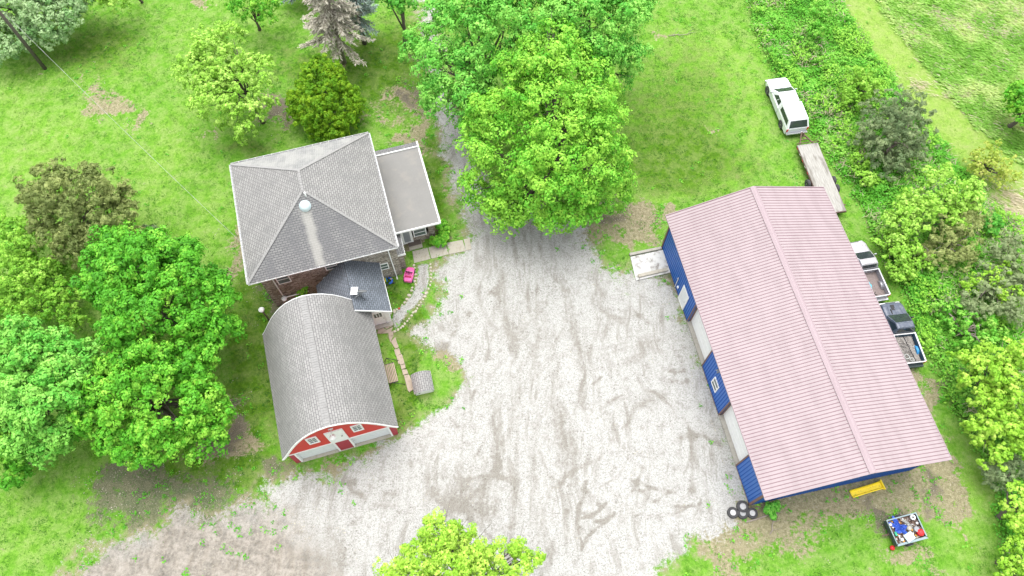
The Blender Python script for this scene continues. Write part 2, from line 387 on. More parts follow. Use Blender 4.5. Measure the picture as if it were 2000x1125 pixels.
# ------------------------------------------------------------------ ground
def make_ground():
    fx = np.arange(-54, 54.01, .15); fy = np.arange(-3, 60.01, .15)
    def ext(a, b, n): return a+(b-a)*(np.linspace(0, 1, n+1)[1:]**2)
    xs = np.concatenate([ext(-54, -900, 14)[::-1], fx, ext(54, 900, 14)]); ys = np.concatenate([ext(-3, -900, 14)[::-1], fy, ext(60, 900, 14)])
    X, Y = np.meshgrid(xs, ys); nx, ny = len(xs), len(ys)
    Z = (fbm(X, Y, .12, 1)-.5)*.25+(fbm(X, Y, .9, 2)-.5)*.07
    ww = weeds_w(X, Y); gd = pdist(X, Y, P_GRAVEL)
    flat = np.ones(X.shape)
    for u, v, r in ((610, 420, 8), (640, 740, 7), (1580, 640, 14), (1640, 200, 7), (1740, 600, 8), (1770, 1030, 4), (1450, 1000, 3), (800, 550, 5), (810, 400, 5), (1540, 500, 12), (1620, 850, 14), (1330, 500, 8)):
        cx, cy = G(u, v); flat = np.minimum(flat, ss(np.hypot(X-cx, Y-cy), r, r+5))
    Z *= flat*np.where(gd > -1, .45, 1.0)
    Z += .06*ww*(fbm(X, Y, 1.5, 3)-.3)
    Z *= ss(70-np.hypot(X, Y-25)*.0, 0, 1)
    gr = ss(gd+(fbm(X, Y, .5, 21)-.5)*3.0+(fbm(X, Y, 2.2, 23)-.5)*1.6, -2.0, 1.5)
    gr *= 1-.9*ss(pdist(X, Y, [(770, 650), (800, 660), (850, 690), (885, 695), (905, 735), (880, 790), (800, 830), (760, 760)]), -.6, .6)
    gr = np.maximum(gr, .95*ss(pdist(X, Y, [(815, 515), (838, 512), (841, 540), (838, 560), (828, 580), (812, 600), (795, 615), (780, 640), (772, 648), (762, 622), (772, 606), (790, 592), (803, 575), (811, 555), (814, 535)]), -.15, .35))
    dirt = np.zeros(X.shape); dark = np.zeros(X.shape); stain = np.zeros(X.shape)
    yel = np.zeros(X.shape); straw = np.zeros(X.shape); lush_shade = np.zeros(X.shape)
    XW = X+(fbm(X, Y, .35, 101)-.5)*3.6+(fbm(X, Y, 1.6, 103)-.5)*1.4; YW = Y+(fbm(X, Y, .35, 107)-.5)*3.6+(fbm(X, Y, 1.6, 109)-.5)*1.4
    def B(A, amp, *a): A += amp*blob(XW, YW, *a)
    # tan dirt
    for a in [(.9, 1190, 440, 60, 40), (.7, 1240, 430, 40, 50), (.8, 1130, 470, 30, 30), (.9, 1305, 425, 16, 16), (1, 1400, 1080, 60, 35), (.7, 1480, 1000, 90, 45), (.9, 1580, 970, 130, 28, .2),
              (.7, 1380, 1030, 50, 40), (.9, 1660, 980, 60, 50), (.95, 1780, 960, 60, 45), (.8, 1840, 880, 40, 90), (.75, 1800, 760, 25, 90), (.8, 1860, 1000, 30, 60), (.8, 1760, 1100, 60, 25),
              (.5, 1550, 1050, 80, 50), (.8, 780, 190, 32, 22), (.45, 700, 230, 60, 40), (.6, 830, 200, 30, 80), (.7, 790, 270, 50, 40), (.9, 215, 205, 40, 34), (.6, 180, 170, 30, 40), (.75, 390, 14, 34, 20),
              (.9, 480, 430, 28, 75), (.9, 545, 215, 42, 42), (.6, 890, 340, 20, 80), (.7, 470, 500, 30, 60), (.9, 860, 480, 12, 10), (.8, 640, 860, 60, 25), (.8, 660, 915, 60, 20), (.7, 740, 900, 18, 26),
              (.55, 850, 520, 20, 25), (.9, 860, 690, 30, 22), (.8, 875, 650, 18, 40), (.8, 1545, 690, 20, 40), (.6, 260, 240, 14, 40), (.5, 400, 258, 30, 10), (.5, 1400, 258, 22, 12), (.4, 1280, 70, 20, 16),
              (.8, 440, 830, 40, 60), (.7, 470, 880, 60, 30), (.8, 775, 470, 10, 45), (.9, 800, 455, 30, 25), (.7, 740, 590, 30, 40), (.5, 90, 136, 9, 7), (.5, 672, 122, 14, 10), (.5, 712, 84, 14, 10)]: B(dirt, *a)
    # dark earth under and south of the trees
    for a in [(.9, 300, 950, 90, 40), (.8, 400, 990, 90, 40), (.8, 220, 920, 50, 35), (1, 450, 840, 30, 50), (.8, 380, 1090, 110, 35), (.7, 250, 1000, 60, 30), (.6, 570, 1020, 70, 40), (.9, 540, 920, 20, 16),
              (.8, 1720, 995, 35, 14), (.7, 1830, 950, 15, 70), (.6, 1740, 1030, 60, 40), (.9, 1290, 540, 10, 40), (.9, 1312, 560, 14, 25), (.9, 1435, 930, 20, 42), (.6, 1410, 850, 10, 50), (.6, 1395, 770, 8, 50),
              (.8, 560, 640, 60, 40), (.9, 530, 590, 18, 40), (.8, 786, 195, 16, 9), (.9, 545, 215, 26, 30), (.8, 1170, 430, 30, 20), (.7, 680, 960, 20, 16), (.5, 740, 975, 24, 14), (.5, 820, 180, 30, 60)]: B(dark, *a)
    # moss-green lawn, with shade by barn and trees painted into the colour
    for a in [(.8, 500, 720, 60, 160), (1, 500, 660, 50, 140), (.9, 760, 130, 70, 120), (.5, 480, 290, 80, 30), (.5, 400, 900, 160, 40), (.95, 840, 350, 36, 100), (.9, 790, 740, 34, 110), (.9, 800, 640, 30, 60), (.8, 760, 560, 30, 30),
              (.6, 210, 90, 90, 60), (.8, 230, 700, 60, 90), (.5, 1230, 430, 50, 30), (.6, 620, 120, 100, 50), (.5, 330, 940, 200, 30), (.4, 1350, 180, 150, 190), (.35, 1300, 300, 100, 90), (.5, 1640, 1010, 90, 30), (.35, 1350, 330, 140, 60)]: B(lush_shade, *a)
    for a in [(.7, 90, 300, 100, 80), (.5, 330, 300, 80, 90), (.5, 60, 180, 60, 60), (.4, 420, 380, 40, 60), (.6, 1370, 100, 90, 70), (.4, 1300, 230, 60, 80), (.6, 1880, 1020, 50, 120), (.5, 1910, 950, 40, 60), (.4, 1450, 210, 60, 90)]: B(yel, *a)
    # straw patches
    for a in [(1, 1930, 50, 60, 26, -.3), (.9, 1880, 40, 40, 14), (.8, 1880, 195, 34, 10, -.5), (.6, 1800, 165, 20, 12), (.6, 1850, 30, 40, 14), (.8, 1990, 420, 50, 50), (.5, 1970, 10, 60, 20), (.6, 1790, 60, 16, 20)]: B(straw, *a)
    pth = ss(pdist(X, Y, P_PATH)+(fbm(X, Y, .7, 9)-.5)*1.0, -.5, .6); yel = np.maximum(yel, pth*.95)
    fld = ss(pdist(X, Y, P_FIELD), -.5, .5)*(1-pth)
    # lawn track rings
    for c, wd, am in [([(1240, 385), (1330, 370), (1420, 330), (1475, 270), (1480, 200), (1450, 130), (1400, 60)], .22, 1.1), ([(1240, 395), (1350, 380), (1440, 350), (1510, 290)], .22, .9),
                      ([(1255, 355), (1370, 350), (1430, 320), (1468, 260), (1470, 190), (1440, 120)], .2, .9), ([(1560, 150), (1500, 60), (1455, -10)], .7, .45), ([(1250, 330), (1400, 333)], .12, .4), ([(170, 160), (240, 250), (330, 350)], .25, .2)]:
        yel += am*np.exp(-(ldist(X, Y, curve(c))/wd)**2)
    # gravel wheel marks and scuffs
    tr = [([(1045, 590), (1050, 700), (1045, 850), (1040, 1000), (1030, 1120)], .35, .30), ([(985, 480), (975, 560), (1000, 660), (1020, 760), (1010, 900), (1000, 1100)], .3, .30), ([(1115, 600), (1140, 720), (1125, 830), (1115, 1000)], .4, .4),
          ([(1025, 455), (985, 440), (965, 520)], .25, .4), ([(940, 600), (970, 560), (1000, 530)], .3, .3), ([(965, 780), (970, 880), (975, 930)], .22, .8), ([(985, 860), (970, 925), (995, 935)], .2, .8), ([(912, 934), (950, 930), (985, 932)], .13, .7),
          ([(1148, 940), (1135, 1000), (1130, 1075)], .25, .9), ([(1190, 978), (1160, 1000), (1145, 1010)], .2, 1), ([(1135, 990), (1165, 1010), (1180, 1015)], .16, .8), ([(1205, 1000), (1165, 1030), (1135, 1070)], .2, .9),
          ([(1140, 955), (1160, 965), (1175, 985)], .2, .9), ([(1108, 1000), (1112, 1030)], .3, .8), ([(1215, 770), (1235, 830), (1230, 890), (1200, 930), (1170, 950)], .12, .6), ([(1175, 800), (1205, 775)], .25, .7), ([(1155, 750), (1172, 735)], .2, .8),
          ([(1050, 880), (1070, 930), (1110, 950)], .15, .6), ([(1230, 940), (1280, 958), (1320, 965)], .2, .8), ([(1240, 1010), (1310, 1010), (1345, 990)], .15, .7), ([(1350, 840), (1360, 900), (1350, 960)], .35, .6), ([(1280, 900), (1310, 870), (1370, 850), (1420, 870)], .35, .5),
          ([(1300, 730), (1335, 728)], .16, .9), ([(1300, 745), (1310, 748)], .2, .7), ([(1325, 748), (1340, 744)], .2, .8), ([(1100, 690), (1140, 720), (1130, 760)], .3, .35), ([(1130, 570), (1170, 605), (1220, 620), (1260, 610)], .3, .45),
          ([(1245, 605), (1270, 630)], .45, .6), ([(870, 1040), (930, 1020), (1000, 1090)], .25, .5), ([(840, 960), (900, 990), (960, 1000)], .6, .3), ([(885, 815), (895, 835)], .3, .9), ([(940, 1060), (1000, 1020)], .3, .45), ([(1080, 1060), (1060, 1125)], .6, .55),
          ([(960, 640), (980, 570)], .4, .3), ([(1090, 780), (1105, 900), (1080, 1010)], .18, .5), ([(1070, 720), (1120, 760), (1160, 830)], .3, .35), ([(1310, 1000), (1400, 900), (1390, 780)], .4, .35), ([(1010, 640), (1100, 800)], .3, .3),
          ([(1200, 620), (1320, 700), (1380, 850)], .35, .35), ([(1230, 560), (1290, 640), (1340, 760)], .3, .3), ([(870, 560), (920, 640), (940, 760)], .3, .25), ([(900, 1000), (980, 900), (1020, 760)], .25, .3), ([(1040, 1110), (1080, 960), (1180, 880), (1260, 780)], .25, .45)]
    for c, wd, am in tr: stain += 1.0*am*np.exp(-(ldist(XW*.25+X*.75, YW*.25+Y*.75, curve(c))/(wd*.72))**2)*(.35+1.0*fbm(X, Y, 1.2, 33))
    for a in [(.9, 683, 962, 20, 14), (.6, 745, 980, 22, 12), (.6, 1290, 740, 10, 12), (.7, 975, 570, 18, 14), (.7, 900, 645, 12, 16), (.8, 868, 680, 24, 14), (.5, 1230, 690, 25, 25), (.5, 950, 960, 60, 60), (.45, 1100, 860, 40, 60), (.5, 880, 980, 50, 30), (.4, 1240, 780, 40, 40),
              (.55, 600, 1080, 120, 40), (.3, 1000, 620, 60, 60), (.3, 1150, 650, 60, 50)]: B(stain, *a)
    rt = random.Random(21)
    for k in range(17):                      # faint paired wheel tracks between drive, yard and barn doors
        x0 = rt.uniform(935, 1060); xe = rt.choice((rt.uniform(960, 1230), rt.uniform(900, 1200), rt.uniform(560, 820), rt.uniform(1330, 1440)))
        ye = 1180 if 850 < xe < 1260 else (rt.uniform(950, 1060) if xe < 850 else rt.uniform(640, 900)); bow = rt.uniform(-90, 110)
        A = (x0, 420); C = (xe, ye); m1 = (x0+rt.uniform(-10, 50), 600); m2 = ((x0+xe)/2+bow, 800 if ye > 900 else 700)
        cv = curve([A, m1, m2, C], 5); am = rt.uniform(.26, .55)
        for off in (-24, 24):
            stain = np.maximum(stain, 0)+(1-np.clip(stain*1.6, 0, 1))*am*np.exp(-(ldist(X, Y, [(a+off, b) for a, b in cv])/rt.uniform(.10, .18))**2)*np.clip(fbm(X, Y, .9, 200+k)*3.2-1.2, 0, 1)
    for cx, cy, rx, ry, a0, a1 in ((1230, 870, 120, 120, -1.2, 1.6), (1250, 860, 80, 100, -1.4, 1.9), (1180, 960, 190, 130, .1, 1.5), (1120, 830, 150, 200, .2, 1.5), (1290, 760, 120, 160, 1.8, 3.4), (1040, 980, 130, 170, 3.3, 4.6), (1330, 930, 90, 60, 1.0, 3.0), (1000, 900, 100, 200, 2.4, 3.9)):
        stain += .6*np.exp(-(ldist(X, Y, [(cx+rx*math.cos(a0+(a1-a0)*i/14), cy+ry*math.sin(a0+(a1-a0)*i/14)) for i in range(15)])/.13)**2)*np.clip(fbm(X, Y, .8, 300+int(cx))*2.4-.6, 0, 1)
    tan = ss(pdist(X, Y, [(150, 1100), (330, 1000), (480, 985), (560, 1000), (600, 1080), (640, 1130), (640, 1260), (100, 1260)])+(fbm(X, Y, .5, 41)-.5)*3, -2.0, 2.0)
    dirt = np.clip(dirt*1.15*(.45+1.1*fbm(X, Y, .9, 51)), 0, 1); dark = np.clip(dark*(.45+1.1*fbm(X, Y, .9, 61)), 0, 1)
    a1 = np.stack([gr, dirt, np.clip(dark, 0, 1), np.clip(stain, 0, 1)], -1).reshape(-1, 4)
    a2 = np.stack([np.clip(yel, 0, 1), np.clip(straw, 0, 1), np.clip(lush_shade, 0, 1), np.clip(ww+0*fld, 0, 1)], -1).reshape(-1, 4)
    a3 = np.stack([tan, fld, pth, np.ones_like(tan)], -1).reshape(-1, 4)
    co = np.stack([X, Y, Z], -1).reshape(-1, 3)
    i = np.arange((ny-1)*(nx-1)); r = i//(nx-1); c = i % (nx-1); a = r*nx+c
    F = np.stack([a, a+1, a+1+nx, a+nx], -1)
    me = bpy.data.meshes.new('ground'); me.vertices.add(len(co)); me.vertices.foreach_set('co', co.ravel())
    me.loops.add(F.size); me.loops.foreach_set('vertex_index', F.ravel()); me.polygons.add(len(F)); me.polygons.foreach_set('loop_start', np.arange(0, F.size, 4))
    for nm, A in (('cover_a', a1), ('cover_b', a2), ('cover_c', a3)):
        at = me.attributes.new(nm, 'FLOAT_COLOR', 'POINT'); at.data.foreach_set('color', A.astype(np.float32).ravel())
    me.update(); me.validate(); me.polygons.foreach_set('use_smooth', np.ones(len(F), bool))
    o = bpy.data.objects.new('ground', me); COL.objects.link(o); tag(o, kind='structure')
    me.materials.append(ground_mat())
    return X, Y, Z, gr, ww, fld, pth, lush_shade, yel, dirt, dark, xs, ys, straw

def ground_mat():
    m = NT('ground_cover'); p = m.pos()
    A = m.attr('cover_a'); Bt = m.attr('cover_b'); C = m.attr('cover_c')
    sa = m.n('ShaderNodeSeparateColor'); m.t.links.new(A.outputs['Color'], sa.inputs[0]); gr, dirt, dark = sa.outputs; stain = A.outputs['Alpha']
    sb = m.n('ShaderNodeSeparateColor'); m.t.links.new(Bt.outputs['Color'], sb.inputs[0]); yel, straw, lush_shade = sb.outputs; weed = Bt.outputs['Alpha']
    sc = m.n('ShaderNodeSeparateColor'); m.t.links.new(C.outputs['Color'], sc.inputs[0]); tan, fld, pth = sc.outputs
    nL = m.noise(p, .22, 4, .6); nM = m.noise(p, 1.1, 4, .6); nF = m.noise(p, 4.5, 4, .65); nG = m.noise(p, 16, 3, .7); nS = m.noise(m.scale(p, (1.0, .22, 1), R(-25)), 2.6, 4, .6)
    # --- grass
    x = m.math('ADD', m.math('MULTIPLY', nF, .55), m.math('MULTIPLY', nG, .45)); x = m.math('ADD', x, m.math('MULTIPLY_ADD', nM, .5, -.25))
    g = m.ramp(x, [(.28, (.045, .15, .010)), (.41, (.088, .235, .016)), (.56, (.145, .31, .034)), (.76, (.25, .40, .10))])
    gy = m.ramp(x, [(.28, (.10, .225, .02)), (.5, (.19, .34, .045)), (.8, (.34, .45, .13))])
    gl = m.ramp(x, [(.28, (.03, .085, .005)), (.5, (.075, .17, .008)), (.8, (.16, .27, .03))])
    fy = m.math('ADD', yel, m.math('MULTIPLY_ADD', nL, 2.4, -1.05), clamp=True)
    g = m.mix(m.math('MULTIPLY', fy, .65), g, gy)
    g = m.mix(m.math('MULTIPLY', m.step(m.math('ADD', lush_shade, m.math('MULTIPLY_ADD', nM, .8, -.4)), .12, .6), .95), g, gl)
    sparse = m.math('MULTIPLY', m.step(m.math('ADD', nM, m.math('MULTIPLY', nG, .5)), .92, 1.02), .35)
    g = m.mix(sparse, g, (.26, .24, .12))
    # field streaks
    fs = m.ramp(m.math('ADD', m.math('MULTIPLY', nS, .7), m.math('MULTIPLY', nG, .3)), [(.3, (.08, .23, .02)), (.47, (.15, .36, .035)), (.60, (.25, .45, .09)), (.72, (.42, .44, .22))])
    g = m.mix(m.math('MULTIPLY', fld, .75), g, fs)
    g = m.mix(m.step(m.math('ADD', straw, m.math('MULTIPLY_ADD', nS, 1.0, -.5)), .32, .55), g, m.mix(nG, (.30, .23, .17), (.50, .42, .34)))
    g = m.mix(m.math('MULTIPLY', pth, .38), g, m.mix(x, (.13, .22, .03), (.42, .46, .14)))
    # --- weeds floor
    g = m.mix(m.math('MULTIPLY', weed, .6), g, m.mix(nF, (.03, .10, .01), (.08, .2, .02)))
    # --- dirt
    dcol = m.ramp(m.math('ADD', m.math('MULTIPLY', nF, .5), m.math('MULTIPLY', nG, .5)), [(.3, (.10, .085, .055)), (.47, (.22, .18, .12)), (.58, (.34, .285, .20)), (.75, (.46, .42, .34))])
    fd = m.step(m.math('ADD', dirt, m.math('ADD', m.math('MULTIPLY_ADD', nF, 1.5, -.75), m.math('MULTIPLY_ADD', nM, 1.2, -.6))), .42, .72)
    c = m.mix(m.math('MULTIPLY', fd, .88), g, dcol)
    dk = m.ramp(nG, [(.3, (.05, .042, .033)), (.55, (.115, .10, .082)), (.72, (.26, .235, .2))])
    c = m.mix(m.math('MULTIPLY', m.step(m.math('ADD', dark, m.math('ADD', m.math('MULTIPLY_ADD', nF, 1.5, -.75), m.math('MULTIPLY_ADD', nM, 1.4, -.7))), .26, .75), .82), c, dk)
    # --- gravel
    vo = m.n('ShaderNodeTexVoronoi'); m.t.links.new(p, vo.inputs['Vector']); vo.inputs['Scale'].default_value = 19
    sv = m.n('ShaderNodeSeparateColor'); m.t.links.new(vo.outputs['Color'], sv.inputs[0])
    gc = m.ramp(m.math('ADD', m.math('MULTIPLY', sv.outputs[0], .5), m.math('MULTIPLY', nG, .5)), [(.22, (.235, .23, .212)), (.34, (.315, .312, .296)), (.48, (.372, .370, .355)), (.8, (.43, .428, .412))])
    wp = m.n('ShaderNodeVectorMath', operation='ADD'); m.t.links.new(p, wp.inputs[0])
    wn_ = m.n('ShaderNodeTexNoise'); m.t.links.new(p, wn_.inputs['Vector']); wn_.inputs['Scale'].default_value = .11; wn_.inputs['Detail'].default_value = 2
    ws = m.n('ShaderNodeVectorMath', operation='SCALE'); m.t.links.new(wn_.outputs['Color'], ws.inputs[0]); ws.inputs['Scale'].default_value = 4.5; m.t.links.new(ws.outputs[0], wp.inputs[1])
    w1 = m.noise(m.scale(wp.outputs[0], (1, .10, 1), R(3)), 1.5, 6, .72); w2 = m.noise(m.scale(wp.outputs[0], (1, .12, 1), R(34)), 1.3, 6, .72)
    wr = m.math('MAXIMUM', m.step(w1, .50, .62), m.math('MULTIPLY', m.step(w2, .53, .65), .8))
    wr = m.math('MULTIPLY', wr, m.step(m.noise(p, .35, 4, .6), .36, .56))
    wr = m.math('MAXIMUM', wr, m.math('MULTIPLY', m.step(m.noise(p, 1.4, 6, .78), .51, .64), .75))
    st = m.math('MAXIMUM', m.step(m.math('ADD', m.math('MULTIPLY', stain, m.math('MULTIPLY_ADD', nF, 2.0, -.1)), m.math('ADD', m.math('MULTIPLY_ADD', w1, .9, -.45), m.math('MULTIPLY_ADD', nG, .8, -.4))), .12, .72), m.math('MULTIPLY', wr, .8))
    gc = m.mix(m.math('MULTIPLY', st, .82), gc, m.mix(m.step(nG, .3, .7), (.12, .106, .086), (.262, .245, .215)))
    sp = m.math('MULTIPLY', m.step(m.noise(p, 8, 3, .8), .57, .63), m.step(m.noise(p, .8, 4, .65), .42, .58))
    gc = m.mix(m.math('MULTIPLY', sp, .75), gc, (.085, .075, .06))
    gc = m.mix(m.math('MULTIPLY', tan, .75), gc, m.ramp(m.math('ADD', m.math('MULTIPLY', nF, .5), m.math('MULTIPLY', nM, .5)), [(.34, (.075, .063, .05)), (.46, (.175, .15, .12)), (.56, (.28, .245, .205)), (.72, (.37, .34, .30))]))
    gf = m.step(m.math('ADD', gr, m.math('ADD', m.math('MULTIPLY_ADD', nF, 1.5, -.75), m.math('MULTIPLY_ADD', nG, 1.0, -.5))), .34, .66)
    eg = m.math('SUBTRACT', 1, m.math('ABSOLUTE', m.math('MULTIPLY_ADD', gr, 2, -.8)), clamp=True)
    c = m.mix(m.math('MULTIPLY', eg, m.step(nM, .38, .6)), c, m.mix(nG, (.13, .12, .06), (.33, .29, .20)))
    c = m.mix(gf, c, gc)
    # dirt that lies on gravel edges too
    hgt = m.math('ADD', m.math('MULTIPLY', nF, .6), m.math('MULTIPLY', nG, .6))
    m.principled(c, .95, 0, .15, hgt, .75, .09)
    return m.mat
GD = make_ground()
GX, GY, GZ = GD[0], GD[1], GD[2]; XS, YS = GD[11], GD[12]
def samp(A, x, y):
    i = np.clip(np.searchsorted(XS, x), 0, len(XS)-1); j = np.clip(np.searchsorted(YS, y), 0, len(YS)-1); return A[j, i]
def gz(x, y): return float(samp(GZ, np.array([x]), np.array([y]))[0])

# ------------------------------------------------------------------ leaves
def leaves(name, P, N, size, tint, mat, parent=None, aspect=.75, flip=None):
    """P (n,3) centres, N (n,3) normals -> one mesh of leaf-sized kites"""
    n = len(P); N = N/(np.linalg.norm(N, axis=1, keepdims=True)+1e-9)
    A = RNG.normal(size=(n, 3)); T = np.cross(N, A); T /= np.linalg.norm(T, axis=1, keepdims=True)+1e-9
    if flip is not None: T = flip-(flip*N).sum(1, keepdims=True)*N; T /= np.linalg.norm(T, axis=1, keepdims=True)+1e-9
    Bn = np.cross(N, T); s = (size*(.7+.6*RNG.random(n)))[:, None]
    v = np.stack([P-T*s, P+Bn*s*aspect*.8-T*s*.1+N*s*.12, P+T*s, P-Bn*s*aspect*.8-T*s*.1+N*s*.12], 1).reshape(-1, 3).astype(np.float32)
    me = bpy.data.meshes.new(name); me.vertices.add(4*n); me.vertices.foreach_set('co', v.ravel())
    me.loops.add(4*n); me.loops.foreach_set('vertex_index', np.arange(4*n)); me.polygons.add(n); me.polygons.foreach_set('loop_start', np.arange(0, 4*n, 4))
    at = me.attributes.new('tint', 'FLOAT', 'POINT'); at.data.foreach_set('value', np.repeat(np.clip(tint, 0, 1), 4).astype(np.float32))
    me.update(); me.materials.append(mat)
    o = bpy.data.objects.new(name, me); COL.objects.link(o)
    if parent: o.parent = parent
    return o
def unit(n):
    d = RNG.normal(size=(n, 3)); return d/np.linalg.norm(d, axis=1, keepdims=True)

def crown_pts(lobes, clump=.55, dens=1.0, leaf=.13, per=60, shell=.35, low=-.45, irr=.16):
    """cauliflower clumps over the lobes; returns leaf centres, normals, tints"""
    L = np.array(lobes); PP = []; NN = []; TT = []; per = int(per*1.15)
    for k, (cx, cy, cz, r, q) in enumerate(L):
        n = max(5, int(dens*4*math.pi*r*r*(.4+.6*q)/(clump*clump*2.55))); d = unit(n*2); d = d[d[:, 2] > low][:n]
        rr = r*(1+irr*(RNG.random(len(d))*2-1.4))
        c = np.array([cx, cy, cz])+d*rr[:, None]*np.array([1, 1, q])
        keep = np.ones(len(c), bool)
        for j, (ax, ay, az, ar, aq) in enumerate(L):
            if j != k: keep &= np.linalg.norm((c-[ax, ay, az])/[1, 1, aq], axis=1) > ar*.80
        c = c[keep]; d = d[keep]
        ntw = max(1, int(len(c)*.35)) if len(c) else 0      # a few inner clumps
        if ntw:
            ii = RNG.integers(0, len(c), ntw); ci = c[ii]-d[ii]*r*shell; c = np.vstack([c, ci]); d = np.vstack([d, d[ii]])
        nc = len(c); cr = clump*(.65+.7*RNG.random(nc)); ct = .44+.26*RNG.random(nc)
        out = d*.6+np.array([0, 0, .6]); out /= np.linalg.norm(out, axis=1, keepdims=True)
        npf = max(5, int(per/5.5)); m = max(4, int(per/npf*1.9))          # puffs in a clump, leaves in a puff
        pd = unit(nc*npf).reshape(nc, npf, 3)+out[:, None, :]*.85; pd /= np.linalg.norm(pd, axis=2, keepdims=True)
        pc = c[:, None, :]+pd*(cr[:, None]*(.45+.5*RNG.random((nc, npf))))[:, :, None]
        pc[:, :, 2] += .22*cr[:, None]*RNG.random((nc, npf))
        pr = (cr[:, None]*(.24+.16*RNG.random((nc, npf))))
        pt = ct[:, None]+.16*(RNG.random((nc, npf))-.5)+.20*(RNG.random((nc, npf)) > .86)
        pd2 = pd*.6+np.array([0, 0, .5])
        dd = unit(nc*npf*m).reshape(nc, npf, m, 3)+pd2[:, :, None, :]*.9; dd /= np.linalg.norm(dd, axis=3, keepdims=True)
        P = pc[:, :, None, :]+dd*(pr[:, :, None]*(.7+.4*RNG.random((nc, npf, m))))[..., None]
        N = dd+.5*unit(nc*npf*m).reshape(nc, npf, m, 3)+.45*pd[:, :, None, :]
        T = pt[:, :, None]+.14*(RNG.random((nc, npf, m))-.5)
        PP.append(P.reshape(-1, 3)); NN.append(N.reshape(-1, 3)); TT.append(T.ravel())
    return np.vstack(PP), np.vstack(NN), np.concatenate(TT)

def trunk_mb(top, r0, limbs, seed=0):
    rn = random.Random(seed); mb = MB(); n = 6
    pts = [(top[0]*(i/n)**1.3+rn.uniform(-.08, .08)*(i > 0), top[1]*(i/n)**1.3+rn.uniform(-.08, .08)*(i > 0), -.15+(top[2]+.15)*i/n) for i in range(n+1)]
    mb.tube(pts, [r0*(1.35 if i == 0 else 1-.75*i/n) for i in range(n+1)], 9)
    for e in limbs:
        f = rn.uniform(.35, .75); k = int(f*n); a = Vector(pts[k]); b = Vector(e); c = (a+b)/2+Vector((rn.uniform(-.3, .3), rn.uniform(-.3, .3), .3))
        L = (b-a).length; mb.tube([a, c, b], [r0*.42, r0*.25, r0*.07], 6)
        for _ in range(3):
            t = rn.uniform(.4, .95); p = a.lerp(b, t); q = p+Vector((rn.uniform(-1, 1), rn.uniform(-1, 1), rn.uniform(.1, .8)))*L*.28
            mb.tube([p, (p+q)/2+Vector((0, 0, .1)), q], [r0*.13, r0*.08, r0*.03], 5)
    return mb

def tree(name, label, cat, lobes_px, lm, base=None, clump=.55, dens=1, leaf=.13, per=60, bark='bark', r0=.22, q=.9, group=None, low=-.45, shell=.35, tintadd=0, irr=.16, extra=None, aspect=.75):
    lob = []
    for u, v, rp, z in lobes_px:
        (x, y, _), k = Gr(u, v, z); lob.append((x, y, z, rp*k, q))
    if base is None:
        wsum = sum(l[3]**2 for l in lob); bx = sum(l[0]*l[3]**2 for l in lob)/wsum; by = sum(l[1]*l[3]**2 for l in lob)/wsum
    else: bx, by = G(*base)
    g = gz(bx, by); t = thing(name, label, cat, (bx, by, g), 0, group)
    lob = [(a-bx, b-by, c-g, r, qq) for a, b, c, r, qq in lob]
    P, N, T = crown_pts(lob, clump, dens, leaf, per, shell, low, irr)
    ok = P[:, 2] > .03; P, N, T = P[ok], N[ok], T[ok]
    hi = max(l[2] for l in lob); big = max(lob, key=lambda l: l[3])
    o = leaves('crown', P, N, np.full(len(P), leaf), T+tintadd, LM[lm], t, aspect)
    trunk_mb((big[0]*.8, big[1]*.8, max(.4, big[2])), r0, [(l[0], l[1], l[2]) for l in lob]+[(l[0]+l[3]*.6*math.cos(i*2.4), l[1]+l[3]*.6*math.sin(i*2.4), l[2]+.3*l[3]) for i, l in enumerate(lob)], int(abs(bx*10))).build('trunk', M[bark], t, True)
    if extra: extra(t, lob)
    return t
